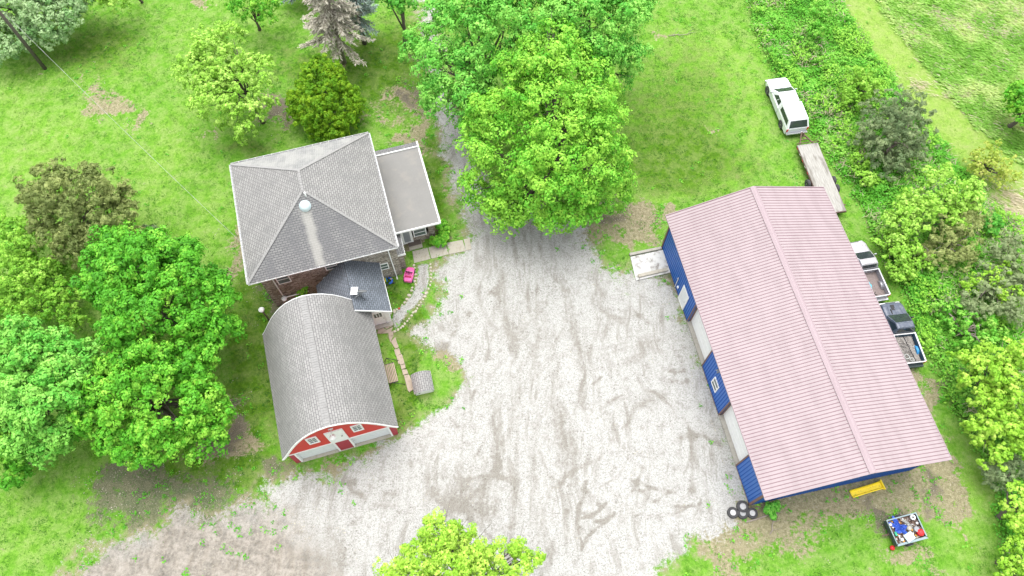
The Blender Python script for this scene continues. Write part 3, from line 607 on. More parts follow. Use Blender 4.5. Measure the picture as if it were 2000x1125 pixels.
#SPLIT
# ================================================================== POLE BARN
def shed():
    t = thing('pole_barn', 'long pole barn with faded pink ribbed metal roof and blue metal walls', 'barn', (17.3, 29.65, 0), .2033)
    W, L, ze, zr, wx = 6.135, 20.8, 4.3, 6.2, 5.73
    for sgn in (-1, 1):
        mb = MB(); th = .05
        mb.poly([(0, 0, zr), (0, -L, zr), (sgn*W, -L, ze), (sgn*W, 0, ze)][::1 if sgn < 0 else -1], 0)
        mb.poly([(0, 0, zr-th), (0, -L, zr-th), (sgn*W, -L, ze-th), (sgn*W, 0, ze-th)][::-1 if sgn < 0 else 1], 0)
        mb.quad((sgn*W, 0, ze-th), (sgn*W, -L, ze-th), (sgn*W, -L, ze), (sgn*W, 0, ze), 0)
        y = -.06
        while y > -L+.03:
            mb.bar((sgn*.14, y, zr-.14*(zr-ze)/W+.003), (sgn*(W+.005), y, ze+.003), .038, .022, 1); y -= .2286
        mb.build('roof_panel', [M['pinkroof'], M['pinkrib']], t)
    mb = MB()
    mb.poly([(-.2, .02, zr-.025), (0, .02, zr+.045), (.2, .02, zr-.025), (.2, -L-.02, zr-.025), (0, -L-.02, zr+.045), (-.2, -L-.02, zr-.025)][:0] or [(-.2, .02, zr-.022), (-.2, -L-.02, zr-.022), (-.03, -L-.02, zr+.05), (-.03, .02, zr+.05)], 0)
    mb.quad((.03, .02, zr+.05), (.03, -L-.02, zr+.05), (.2, -L-.02, zr-.022), (.2, .02, zr-.022)); mb.quad((-.03, .02, zr+.05), (-.03, -L-.02, zr+.05), (.03, -L-.02, zr+.05), (.03, .02, zr+.05))
    for s in (-1, 1): mb.bar((s*.2, .02, zr-.015), (s*.2, -L-.02, zr-.015), .04, .03)
    mb.build('ridge_cap', M['pinkcap'], t)
    mb = MB()                                      # rake trims
    for s in (-1, 1):
        for y in (.0, -L): mb.bar((0, y, zr-.03), (s*W, y, ze-.03), .05, .12)
        mb.bar((s*(W+.02), 0, ze-.03), (s*(W+.02), -L, ze-.03), .04, .10)
    mb.build('roof_trim', M['pinkcap'], t)
    zw = zr-(zr-ze)*wx/W-.08; y0, y1 = -.4, -L+.4
    doors = [(-6.9, -10.35), (-14.2, -17.72)]; dz = 3.35
    mb = MB()
    segs = [(y0, doors[0][0]), (doors[0][1], doors[1][0]), (doors[1][1], y1)]
    for a, b in segs: mb.bx(-wx, -wx+.12, b, a, 0, zw)
    for a, b in doors: mb.bx(-wx, -wx+.12, b, a, dz, zw)
    mb.bx(wx-.12, wx, y1, y0, 0, zw)
    for yy in (y0, y1):
        s = .06
        for k in (-s, s):
            pts = [(-wx+.121, yy+k, 0), (wx-.121, yy+k, 0), (wx-.121, yy+k, zw), (0, yy+k, zr-.08), (-wx+.121, yy+k, zw)]
            mb.poly(pts if k < 0 else pts[::-1])
    y = y0-.1
    while y > y1:
        inside = [d for d in doors if d[1]-.06 < y < d[0]+.06]
        z0 = dz+.05 if inside else .02
        win = (-13.0 < y < -11.9)
        if not (-5.95 < y < -4.75 ) and not win: mb.bx(-wx-.02, -wx, y-.02, y+.02, z0, zw, 1)
        elif win: mb.bx(-wx-.02, -wx, y-.02, y+.02, .02, .85, 1); mb.bx(-wx-.02, -wx, y-.02, y+.02, 1.95, zw, 1)
        else: mb.bx(-wx-.02, -wx, y-.02, y+.02, 2.15, zw, 1)
        mb.bx(wx, wx+.02, y-.02, y+.02, .02, zw, 1); y -= .2286
    x = -wx+.15
    while x < wx:
        zt = zr-(zr-ze)*abs(x)/W-.1
        for yy in (y0+.07, y1-.07): mb.bx(x-.02, x+.02, yy-.012, yy+.012, .02, zt, 1)
        x += .2286
    mb.build('wall', [M['bluewall'], M['bluerib']], t)
    mb = MB()
    for x in (-wx, wx):
        for y in (y0, y1): MB().box((x, y, zw/2), (.14, .14, zw)).build('corner_trim', M['trim_brown'], t)
    for a, b in doors:
        MB().bx(-wx-.025, -wx+.3, a, a+.11, 0, dz+.1).build('door_jamb', M['trim_brown'], t); MB().bx(-wx-.025, -wx+.3, b-.11, b, 0, dz+.1).build('door_jamb', M['trim_brown'], t)
    for a, b in segs: MB().bx(-wx-.035, -wx-.021, b, a, 0, .07).build('base_trim', M['trim_brown'], t)
    for a, b in doors:
        mb = MB(); mb.bx(-wx+.27, -wx+.33, b, a, .16, dz)
        for z in (.8, 1.6, 2.4): mb.bx(-wx+.262, -wx+.27, b, a, z-.012, z+.012)
        mb.build('garage_door', M['white'], t)
        mb = MB(); mb.bx(-wx-.03, -wx+.5, b+.0, a, -.1, .14); mb.build('door_sill', M['concrete'], t)
    e = MB(); e.bx(-wx-.05, -wx-.024, -5.78, -4.9, .12, 2.02); d = e.build('entry_door', M['whitedoor'], t)
    mb = MB()
    for a, b, c, dd in ((-5.9, -5.78, .02, 2.14), (-4.9, -4.78, .02, 2.14), (-5.78, -4.9, 2.02, 2.14), (-5.78, -4.9, .0, .12)): mb.bx(-wx-.07, -wx-.02, a, b, c, dd)
    mb.build('door_frame', M['white'], d); mb = MB(); mb.lathe([(.0, 0), (.03, .01), (.035, .05), (0, .07)], (-wx-.11, -5.7, 1.05), 8); mb.build('door_handle', M['chrome'], d)
    mb = MB()
    for a, b, c, dd in ((-12.78, -12.70, .85, 1.95), (-12.02, -11.94, .85, 1.95), (-12.7, -12.02, 1.87, 1.95), (-12.7, -12.02, .85, .93), (-12.7, -12.02, 1.37, 1.43)): mb.bx(-wx-.06, -wx-.002, a, b, c, dd)
    wdo = mb.build('window', M['white'], t); MB().bx(-wx-.03, -wx-.021, -12.7, -12.02, .93, 1.87).build('pane', M['paneglass'], wdo)
    mb = MB(); mb.tube([(-wx-.05, -3.9, 0), (-wx-.05, -3.9, 1.3), (-wx-.08, -3.92, 1.6), (-wx-.2, -4.0, 1.7)], .035, 8); mb.build('conduit_pipe', M['gutter'], t)
    mb = MB(); mb.box((-wx-.07, -4.28, .75), (.10, .16, .2)); mb.build('outlet_box', M['white'], t, bevel=.01)
    mb = MB(); mb.box((-wx-.08, -11.9, 3.0), (.1, .22, .1)); mb.box((-wx-.14, -11.83, 2.98), (.1, .08, .12)); mb.box((-wx-.14, -11.99, 2.98), (.1, .08, .12)); mb.build('flood_light', M['greypail'], t)
    return t
shed()
# ================================================================== FARMHOUSE
def house():
    t = thing('farmhouse', 'two storey fieldstone farmhouse with grey shingled hip roof', 'house', (-14.44, 28.6, 0), .284)
    a, b, ze, zr, r = 5.195, 5.15, 5.5, 8.53, .86
    def slope(pts, e0, e1, mi):                    # uv: u along the eave, v up the slope
        e0 = Vector(e0); d = (Vector(e1)-e0).normalized(); n = (Vector(pts[1])-Vector(pts[0])).cross(Vector(pts[2])-Vector(pts[0])).normalized(); up = n.cross(d)
        return [((Vector(p)-e0).dot(d), abs((Vector(p)-e0).dot(up))) for p in pts]
    mb = MB(); N = (0, r, zr); Sx = (0, -r, zr); c = [(-a, -b, ze), (a, -b, ze), (a, b, ze), (-a, b, ze)]
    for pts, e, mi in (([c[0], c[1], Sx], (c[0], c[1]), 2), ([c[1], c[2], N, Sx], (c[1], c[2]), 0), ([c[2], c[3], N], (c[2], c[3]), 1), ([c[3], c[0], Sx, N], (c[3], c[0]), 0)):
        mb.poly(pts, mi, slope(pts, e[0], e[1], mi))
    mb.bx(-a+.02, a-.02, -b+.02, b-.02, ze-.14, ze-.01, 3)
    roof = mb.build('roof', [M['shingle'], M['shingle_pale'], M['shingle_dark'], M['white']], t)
    mb = MB()                                      # hip and ridge caps: overlapping tabs
    for p, q in ((Sx, c[0]), (Sx, c[1]), (N, c[2]), (N, c[3]), (N, Sx)):
        p = Vector(p); q = Vector(q); n = int((q-p).length/.2)
        for i in range(n):
            u = p.lerp(q, (i+.5)/n); d = (q-p).normalized(); mb.bar(u-d*.1+Vector((0, 0, .012)), u+d*.1+Vector((0, 0, .03)), .17, .012, 0)
    mb.build('ridge_cap', M['shingle_cap'], roof)
    z = lambda y: ze+(y+b)/(b-r)*(zr-ze)
    mb = MB(); mb.lathe([(.40, 0), (.40, .05), (.36, .08), (.33, .16), (.24, .25), (.12, .30), (0, .31)], (0, 0, 0), 24); sk = mb.build('skylight_dome', M['dome'], roof, True); sk.location = (-.12, -1.72, z(-1.72)-.02); sk.rotation_euler = (math.atan2(zr-ze, b-r)*.9, 0, 0)
    mb = MB(); mb.tube([(.0, 0, -.1), (0, 0, .42)], .05, 10); mb.tube([(0, 0, .40), (0, 0, .44)], .07, 10); vp = mb.build('vent_pipe', M['white'], roof, True); vp.location = (.12, -1.22, z(-1.22))
    mb = MB(); g = .06
    for p, q in ((c[0], c[1]), (c[1], c[2]), (c[2], c[3]), (c[3], c[0])):
        p = Vector(p); q = Vector(q); o = Vector((p.x+q.x, p.y+q.y, 0)).normalized()
        for off, ht, zz in ((.10, .09, -.03),):
            mb.bar(p+o*off+Vector((0, 0, zz)), q+o*off+Vector((0, 0, zz)), .018, ht)
        mb.bar(p+o*.05+Vector((0, 0, -.075)), q+o*.05+Vector((0, 0, -.075)), .09, .015, 1)
        L = (q-p).length; k = int(L/.6)
        for i in range(1, k): u = p.lerp(q, i/k); mb.bar(u+Vector((0, 0, .0)), u+o*.12+Vector((0, 0, .01)), .03, .01)
    mb.build('gutter', [M['gutter'], M['meter']], t)
    mb = MB(); mb.bx(-4.7, 5.0, -4.4, 4.8, -.2, ze-.15); wall = mb.build('wall', M['stonewall'], t)
    def win(x0, x1, z0, z1, y=-4.4, side='S', name='window'):
        mb = MB(); f = .07; ym = y
        B = (lambda p, q, u, v, d0, d1: mb.bx(p, q, ym-d1, ym-d0, u, v)) if side == 'S' else (lambda p, q, u, v, d0, d1: mb.bx(y+d0, y+d1, p, q, u, v))
        for p, q, u, v in ((x0-f, x0, z0-f, z1+f), (x1, x1+f, z0-f, z1+f), (x0, x1, z1, z1+f), (x0, x1, z0-f, z0), (x0, x1, (z0+z1)/2-.02, (z0+z1)/2+.02)): B(p, q, u, v, .0, .06)
        o = mb.build(name, M['white'], t); mb2 = MB()
        if side == 'S': mb2.bx(x0, x1, ym-.03, ym-.005, z0, z1)
        else: mb2.bx(y+.005, y+.03, x0, x1, z0, z1)
        mb2.build('pane', M['paneglass'], o)
    win(3.55, 4.1, 1.55, 2.3); win(-.1, .65, 3.5, 4.2); win(-3.6, -2.8, 3.2, 4.3)
    for y0 in (-2.8, 1.2): win(y0, y0+.9, 3.2, 4.5, 5.0, 'E'); 
    for pts in ([(4.45, -4.95, 5.3), (4.45, -4.5, 4.95), (4.45, -4.47, 4.2), (4.5, -4.5, .12), (4.5, -4.75, .05)], [(-3.85, -5.1, 5.3), (-3.85, -4.5, 4.9), (-3.85, -4.48, 1.3)], [(-3.85, -4.55, 1.25), (-2.0, -4.55, 1.35)]):
        mb = MB(); mb.tube(pts, .05, 6); mb.build('downspout', M['white'], t)
    mb = MB(); mb.lathe([(.05, -.1), (.2, -.08), (.2, .05), (.1, .1), (0, .1)], (-3.85, -4.62, 1.25), 10); mb.build('downspout_box', M['white'], t)
    mb = MB(); mb.tube([(-4.78, -2.2, 3.2), (-4.85, -2.25, 4.9), (-5.35, -2.3, 5.25)], .045, 6); mb.build('service_mast', M['white'], t)
    # lean-to roof on the east wall
    mb = MB(); x0, x1, y0, y1 = 4.99, 5.55, -4.15, -1.9
    mb.poly([(x0, y0, 2.75), (x1, y0, 2.45), (x1, y1, 2.45), (x0, y1, 2.75)], 0, [(0, .6), (0, 0), (2.2, 0), (2.2, .6)]); mb.bx(x0, x1, y0-.03, y0-.002, 2.38, 2.6, 1)
    mb.poly([(x0, y0, 2.72), (x1, y0, 2.42), (x1, y1, 2.42), (x0, y1, 2.72)][::-1], 1); mb.bx(x1, x1+.03, y0-.03, y1, 2.36, 2.46, 1)
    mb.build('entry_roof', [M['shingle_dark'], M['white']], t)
    mb = MB(); mb.bx(5.0, 5.4, -3.95, -1.9, 0, 2.5); mb.build('entry_wall', M['stonewall'], t)
    # enclosed porch with flat roof
    mb = MB(); X0, X1, Y0, Y1, z = 5.18, 8.62, -2.5, 5.35, 3.02
    mb.bx(X0, X1, Y0, Y1-.62, z-.12, z); mb.build('porch_roof', M['porchroof'], t)
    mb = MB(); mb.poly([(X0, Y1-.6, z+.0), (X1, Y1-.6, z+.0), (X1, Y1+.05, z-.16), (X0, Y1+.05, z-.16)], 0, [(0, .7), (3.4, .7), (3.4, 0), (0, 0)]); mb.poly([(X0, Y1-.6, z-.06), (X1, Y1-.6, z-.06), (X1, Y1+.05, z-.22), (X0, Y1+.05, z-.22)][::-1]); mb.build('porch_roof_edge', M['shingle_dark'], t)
    mb = MB(); mb.bx(X0+.02, X1+.1, Y1-.64, Y1-.56, z-.02, z+.10); mb.bx(X0, X1+.1, Y0-.08, Y0, z-.15, z+.02); mb.bx(X1, X1+.025, Y0, Y1, z-.14, z+.02); mb.bx(X1+.10, X1+.125, Y0, Y1, z-.12, z+.0); mb.bx(X1+.0251, X1+.0999, Y0, Y1, z-.12, z-.10)
    for i in range(14): mb.bx(X1+.02, X1+.11, Y0+.3+i*.56, Y0+.33+i*.56, z-.01, z+.012)
    mb.build('porch_gutter', M['white'], t)
    mb = MB(); yS = -1.86; xE = 8.2
    mb.bx(5.0, 5.62, yS, yS+.25, 0, 2.9); mb.bx(6.35, 7.0, yS, yS+.25, 0, .72); mb.bx(5.62, 6.35, yS+.02, yS+.2, 2.2, 2.9)
    mb.bx(7.0, xE, yS, yS+.25, 0, .72); mb.bx(7.75, xE, yS, yS+.25, .72, 2.9); mb.bx(xE-.25, xE, yS+.25, 5.0, 0, .8); mb.bx(5.0, xE, 5.0, 5.2, 0, 2.8); mb.bx(6.35, 7.75, yS, yS+.25, 2.0, 2.9)
    mb.build('porch_wall', M['stonewall'], t)
    mb = MB(); mb.bx(xE-.2, xE-.06, yS+.25, 5.0, .8, 2.88)
    mb.build('porch_siding', M['white'], t)
    for i in range(4): win(yS+.6+i*1.55, yS+1.7+i*1.55, 1.0, 2.2, xE-.06, 'E', 'porch_window')
    win(6.62, 7.5, .85, 1.75, yS, 'S', 'porch_window'); win(5.12, 5.5, .85, 1.75, yS, 'S', 'porch_window')
    mb = MB(); mb.bx(5.58, 5.68, yS-.08, yS, .1, 2.2); mb.bx(6.34, 6.44, yS-.08, yS, .1, 2.2); mb.bx(5.68, 6.34, yS-.06, yS+.0, .1, .3); mb.bx(5.68, 6.34, yS-.06, yS, 1.95, 2.2); mb.bx(5.68, 5.76, yS-.06, yS, .3, 1.95); mb.bx(6.26, 6.34, yS-.06, yS, .3, 1.95)
    d = mb.build('porch_door', M['white'], t); mb = MB(); mb.bx(5.76, 6.26, yS-.04, yS-.01, .3, 1.95); mb.build('door_screen', M['greypail'], d)
house()
# ================================================================== BREEZEWAY
def breezeway():
    t = thing('breezeway', 'small link building with slate blue gable roof between the farmhouse and red barn', 'building', (-8.6, 21.45, 0), .29)
    zr, ze, L = 4.3, 2.6, 4.1
    mb = MB(); sl = math.hypot(2.35, zr-ze)
    mb.poly([(0, 0, ze), (0, L, ze), (-2.35, L, zr), (-2.35, 0, zr)], 0, [(0, 0), (L, 0), (L, sl), (0, sl)])
    mb.poly([(-4.8, L-.55, ze), (-4.8, 0, ze), (-2.35, 0, zr), (-2.35, L, zr)], 0, [(0, 0), (L, 0), (L, sl), (0, sl)])
    for s in (0, -4.7):
        mb.poly([(s, 0, ze-.1), (s, L-.55 if s else L, ze-.1), (-2.35, L, zr-.1), (-2.35, 0, zr-.1)][::-1 if not s else 1], 1)
    mb.build('roof', [M['shingle_blue'], M['white']], t)
    mb = MB(); mb.bar((0.02, -.02, ze-.05), (-2.35, -.02, zr-.05), .04, .14); mb.bar((-4.72, -.02, ze-.05), (-2.35, -.02, zr-.05), .04, .14); mb.bar((.02, 0, ze-.06), (.02, L, ze-.06), .03, .1); mb.build('fascia', M['white'], t)
    mb = MB(); mb.bx(-4.2, -.32, .5, L+.35, 0, ze-.08); mb.poly([(-4.2, .5, ze-.08), (-.32, .5, ze-.08), (-.32, .5, ze+.1), (-2.35, .5, zr-.12), (-4.2, .5, ze+.2)]); mb.build('wall', M['whitedoor'], t)
    mb = MB(); mb.bx(-1.45, -.62, .44, .5, .08, 2.12); d = mb.build('door', M['white'], t)
    mb = MB()
    for i in range(3):
        for j in range(3): mb.bx(-1.33+i*.2, -1.33+i*.2+.16, .43, .438, 1.3+j*.22, 1.3+j*.22+.17)
    mb.build('pane', M['glass'], d); mb = MB(); mb.lathe([(0, 0), (.03, .0), (.03, .05), (0, .06)], (-.72, .38, 1.0), 8); mb.build('door_handle', M['chrome'], d)
    mb = MB(); mb.bx(-1.6, -1.46, .42, .5, 0, 2.3); mb.bx(-.6, -.26, .40, .5, 0, 2.4); mb.bx(-1.46, -.6, .42, .5, 2.13, 2.3); mb.bx(-.32, -.26, .5, L, 0, 2.4); mb.build('door_frame', M['white'], t)
    mb = MB(); mb.bx(-1.75, -.2, .1, .42, -.1, .1); mb.build('doorstep', M['concrete'], t)
    # dish on the roof
    d = thing('satellite_dish', 'grey satellite dish with white receiver panel on the slate blue roof', 'satellite dish', (-8.6-1.75*.958-1.15*.286+.0, 21.45-1.75*.286+1.15*.958, 3.82), .29)
    mb = MB(); mb.tube([(0, 0, -.1), (0, 0, .45), (.1, -.1, .7)], .03, 8); mb.bar((-.25, 0, .05), (0, 0, .35), .03); mb.bar((.15, .2, -.02), (0, 0, .35), .03); mb.build('mast', M['meter'], d)
    secs = []
    for rr, h in ((0.001, 0), (.15, .015), (.28, .05), (.38, .1), (.42, .13), (.40, .14), (.27, .075), (.001, .03)): secs.append([(rr*math.cos(2*math.pi*j/20), rr*math.sin(2*math.pi*j/20)*.9, h) for j in range(20)])
    o = MB().loft(secs).build('dish', M['meter'], d, True); o.location = (.12, -.1, .72); o.rotation_euler = (R(-50), R(25), 0)
    mb = MB(); mb.bar((.12, -.12, .6), (-.3, -.45, .95), .03); mb.build('arm', M['meter'], d)
    mb = MB(); mb.box((0, 0, 0), (.5, .55, .05)); o = mb.build('receiver_panel', M['white'], d, bevel=.01); o.location = (-.28, .1, .85); o.rotation_euler = (R(8), R(-12), R(-20))
    mb = MB(); mb.tube([(0, 0, .1), (.25, -.3, -.12), (.3, -.6, -.3), (.5, -.9, -.42), (.75, -1.0, -.62)], .018, 5); mb.build('cable', M['black'], d)
breezeway()
# ================================================================== RED BARN
BP = [(-3.85, 2.58), (-3.62, 2.92), (-3.4, 3.30), (-3.1, 3.85), (-2.75, 4.45), (-2.3, 5.12), (-1.8, 5.72), (-1.25, 6.18), (-.65, 6.48), (0, 6.62)]
BP = BP+[(-x, z) for x, z in BP[-2::-1]]
def red_barn():
    t = thing('red_barn', 'red two bay garage barn with rounded grey shingled roof and white garage doors', 'barn', (-11.3, 12.25, 0), .289)
    y0, y1 = -.28, 8.85
    def prof(off):
        out = []
        for i, (x, z) in enumerate(BP):
            a = BP[max(0, i-1)]; b = BP[min(len(BP)-1, i+1)]; dx, dz = b[0]-a[0], b[1]-a[1]; L = math.hypot(dx, dz); out.append((x-dz/L*off, z+dx/L*off))
        return out
    mb = MB(); P = prof(0); Q = prof(-.12); s = 0
    for i in range(len(P)-1):
        l = math.hypot(P[i+1][0]-P[i][0], P[i+1][1]-P[i][1])
        mb.quad((P[i][0], y1, P[i][1]), (P[i][0], y0, P[i][1]), (P[i+1][0], y0, P[i+1][1]), (P[i+1][0], y1, P[i+1][1]), 0, [(y1, s), (y0, s), (y0, s+l), (y1, s+l)])
        mb.quad((Q[i][0], y0, Q[i][1]), (Q[i][0], y1, Q[i][1]), (Q[i+1][0], y1, Q[i+1][1]), (Q[i+1][0], y0, Q[i+1][1]), 1); s += l
    for k in (0, -1): mb.quad((P[k][0], y0, P[k][1]), (P[k][0], y1, P[k][1]), (Q[k][0], y1, Q[k][1]), (Q[k][0], y0, Q[k][1]), 1)
    roof = mb.build('roof', [M['shingle_barn'], M['white']], t)
    mb = MB(); n = int((y1-y0)/.17)
    for i in range(n):
        y = y0+(i+.5)*(y1-y0)/n
        for sg in (-1, 1): mb.box((sg*.1, y, 6.62-.012+.008*(i % 2)), (.22, .15, .03), rot=Matrix.Rotation(sg*.2, 3, 'Y'))
    mb.build('ridge_cap', M['shingle_cap'], roof)
    P = prof(.015); Q = prof(-.13)
    for yy in (y0, y1+.04):
        mb = MB()
        for i in range(len(P)-1): mb.loft([[(P[i][0], yy, P[i][1]), (P[i+1][0], yy, P[i+1][1]), (Q[i+1][0], yy, Q[i+1][1]), (Q[i][0], yy, Q[i][1])], [(P[i][0], yy-.04, P[i][1]), (P[i+1][0], yy-.04, P[i+1][1]), (Q[i+1][0], yy-.04, Q[i+1][1]), (Q[i][0], yy-.04, Q[i][1])]], cap=True)
        mb.build('fascia', M['white'], t)
    Q = prof(-.125); up = [(x, z) for x, z in Q if abs(x) < 3.56]
    mb = MB()
    for yy, fl in ((0, 1), (8.6, -1)):
        pts = [(-3.54, yy, 2.3), (3.54, yy, 2.3)]+[(x, yy, z) for x, z in up[::-1]]
        if yy: pts = [(-3.54, yy, 0), (3.54, yy, 0)]+[(x, yy, z) for x, z in up[::-1]]
        mb.poly(pts[::fl])
    for sx in (-1, 1): mb.bx(min(sx*3.54, sx*3.44), max(sx*3.54, sx*3.44), .02, 8.58, 0, 2.9)
    mb.bx(-3.5, 3.5, .42, .5, 2.0, 2.6)
    mb.build('wall', M['red'], t)
    for a, b in ((-3.54, -3.2), (-.46, .44), (3.2, 3.54)):
        mb = MB(); mb.bx(a, b, 0, .24, -.05, 2.14); mb.build('door_pier', M['crimson'], t)
    mb = MB(); mb.bx(-3.54, 3.54, -.025, .24, 2.14, 2.3)
    for x in (-3.14, -.52, .50, 3.14): mb.bx(x-.058, x+.058, -.02, .22, 0, 2.139)
    mb.build('door_frame', M['white'], t)
    for a, b in ((-3.08, -.58), (.56, 3.08)):
        mb = MB(); mb.bx(a, b, .16, .21, .1, 2.14)
        for k in range(1, 4): mb.bx(a, b,   .152, .16, .1+k*.5-.012, .1+k*.5+.012)
        for k in range(1, 6): mb.bx(a+(b-a)*k/6-.01, a+(b-a)*k/6+.01, .154, .159, .1, 2.1)
        mb.build('garage_door', M['whitedoor'], t)
    mb = MB(); mb.bx(-3.2, 3.2, -.06, .44, -.2, .06); mb.build('apron', M['paver'], t)
    mb = MB(); mb.bx(-.50, .44, -.05, .0, 2.34, 4.55); ld = mb.build('loft_door', M['white'], t)
    mb = MB()
    for a, b, c, d in ((-.62, -.5, 2.3, 4.68), (.44, .56, 2.3, 4.68), (-.5, .44, 4.55, 4.68)): mb.bx(a, b, -.07, 0, c, d)
    mb.build('door_frame', M['white'], ld); MB().bar((.25, -.09, 3.3), (.33, -.09, 3.55), .03).build('door_handle', M['black'], ld)
    for x in (-1.48, 1.4):
        mb = MB(); h = .25
        for a, b, c, d in ((x-h-.1, x-h, 3.3, 4.6), (x+h, x+h+.1, 3.3, 4.6), (x-h, x+h, 4.47, 4.6), (x-h, x+h, 3.3, 3.43)): mb.bx(a, b, -.06, 0, c, d)
        for z in (3.75, 4.1): mb.bx(x-h, x+h, -.03, -.012, z-.012, z+.012)
        mb.bx(x-.012, x+.012, -.03, -.012, 3.43, 4.47)
        wd = mb.build('window', M['white'], t); MB().bx(x-h, x+h, -.012, -.003, 3.43, 4.47).build('pane', M['paneglass'], wd)
    mb = MB(); mb.tube([(-.05, -.02, 5.1), (-.05, -.35, 5.25), (-.05, -.5, 5.15)], .03, 6); mb.lathe([(.03, .12), (.10, .05), (.2, -.06), (.19, -.08), (0, -.02)], (-.05, -.5, 5.05), 12); mb.box((-.05, -.05, 5.25), (.3, .06, .12)); mb.build('barn_light', M['gutter'], t, False)
red_barn()
# ================================================================== doghouse, bench, lamp post, pole
def doghouse():
    p = G(824, 745, .9); t = thing('well_cover', 'small white box with curved grey shingled roof on the grass beside the stepping stone path', 'well cover', (p[0], p[1], 0), .235)
    mb = MB(); pr = [(-.72+1.44*i/8, .62+.38*math.sin(math.pi*i/8)**.8) for i in range(9)]
    s = 0
    for i in range(8):
        l = math.hypot(pr[i+1][0]-pr[i][0], pr[i+1][1]-pr[i][1])
        mb.quad((pr[i][0], .75, pr[i][1]), (pr[i][0], -.72, pr[i][1]), (pr[i+1][0], -.72, pr[i+1][1]), (pr[i+1][0], .75, pr[i+1][1]), 0, [(1.4, s), (0, s), (0, s+l), (1.4, s+l)])
        mb.quad((pr[i][0], .75, pr[i][1]-.05), (pr[i][0], -.72, pr[i][1]-.05), (pr[i+1][0], -.72, pr[i+1][1]-.05), (pr[i+1][0], .75, pr[i+1][1]-.05), 1); s += l
    mb.build('roof', [M['shingle_barn'], M['white']], t)
    mb = MB(); pts = [(x*.88, -.62, z-.06) for x, z in pr]
    for y in (-.62, .66): mb.poly([(-.63, y, -.05), (.63, y, -.05)]+[(p[0], y, p[2]) for p in pts[::-1]])
    mb.bx(-.635, -.60, -.62, .66, -.05, .6); mb.bx(.60, .635, -.62, .66, -.05, .6); mb.build('wall', M['white'], t)
    mb = MB(); mb.bx(-.6, .6, -.66, -.622, .5, .56); mb.build('trim', M['white'], t); MB().box((-.35, -.65, .42), (.12, .03, .06)).build('latch', M['black'], t)
doghouse()
def bench():
    p = G(764, 729, .4); t = thing('swing_bench', 'slatted wooden garden swing bench against the east wall of the red barn', 'bench', (p[0], p[1], 0), .289+math.pi/2)
    # local x along the bench, local -y faces away from the wall
    mb = MB()
    for i in range(6): mb.bx(-.72, .72, -.36+i*.11, -.36+i*.11+.07, .44, .465)
    mb.build('seat', M['benchwood'], t)
    o = MB()
    for i in range(5): o.bx(-.72, .72, .28+i*.045, .30+i*.045, .5+i*.10, .585+i*.10)
    o.build('backrest', M['benchwood'], t)
    for sx in (-1, 1):
        mb = MB(); x = sx*.95; mb.tube([(x, -.75, 0), (x, .05, 1.05), (x, .55, 0)], .025, 6); mb.build('leg', M['black'], t)
        mb = MB(); mb.tube([(x, .05, 1.04), (sx*.74, -.3, .46)], .015, 5); mb.tube([(x, .05, 1.04), (sx*.74, .3, .5)], .015, 5); mb.build('hanger', M['black'], t)
    for sx in (-.73, .73): MB().bx(sx-.03, sx+.03, -.35, .32, .40, .44).build('seat_frame', M['black'], t)
bench()
def lamp_post():
    p = G(526, 626); t = thing('lamp_post', 'white post with a round white cap on the grass behind the red barn', 'lamp post', (p[0], p[1], gz(*p)))
    MB().tube([(0, 0, -.1), (0, 0, 1.75)], .06, 10).build('post', M['bark'], t, True)
    mb = MB(); mb.lathe([(0, 1.7), (.13, 1.72), (.19, 1.85), (.22, 1.95), (.14, 2.02), (0, 2.06)], n=16); mb.build('lamp_head', M['white'], t, True)
lamp_post()
def pole():
    p = G(88, 134); t = thing('utility_pole', 'tall dark wooden utility pole standing in the lawn by the silvery tree', 'utility pole', (p[0], p[1], gz(*p)))
    MB().tube([(0, 0, -.3), (0, 0, 4), (0, 0, 9.6)], [.17, .15, .11], 10).build('post', M['polewood'], t, True)
    mb = MB(); mb.bar((-1.1, 0, 9.1), (1.1, 0, 9.1), .1, .12); mb.bar((-.6, 0, 9.05), (0, 0, 8.5), .04); mb.bar((.6, 0, 9.05), (0, 0, 8.5), .04); mb.build('crossarm', M['polewood'], t)
    for x in (-1, -.4, .4, 1): MB().lathe([(0, 9.16), (.04, 9.16), (.06, 9.22), (.03, 9.28), (0, 9.29)], (x, 0, 0), 8).build('insulator', M['greypail'], t, True)
    a = Vector((p[0]+.1, p[1]-.1, 8.6)); c, s = math.cos(.284), math.sin(.284); b = Vector((-14.44-4.85*c+2.25*s, 28.6-4.85*s-2.25*c, 4.9))
    pts = [a.lerp(b, i/24)-Vector((0, 0, .9*4*(i/24)*(1-i/24))) for i in range(25)]
    mb = MB(); mb.tube(pts, .009, 5)
    for i in range(24):
        if i % 2: mb.tube([pts[i], pts[i]+(pts[i+1]-pts[i])*.5], .014, 5)
    tag(mb.build('power_cable', M['black_wire']), 'thin twisted service cable hanging between the utility pole and the farmhouse', 'cable')
pole()
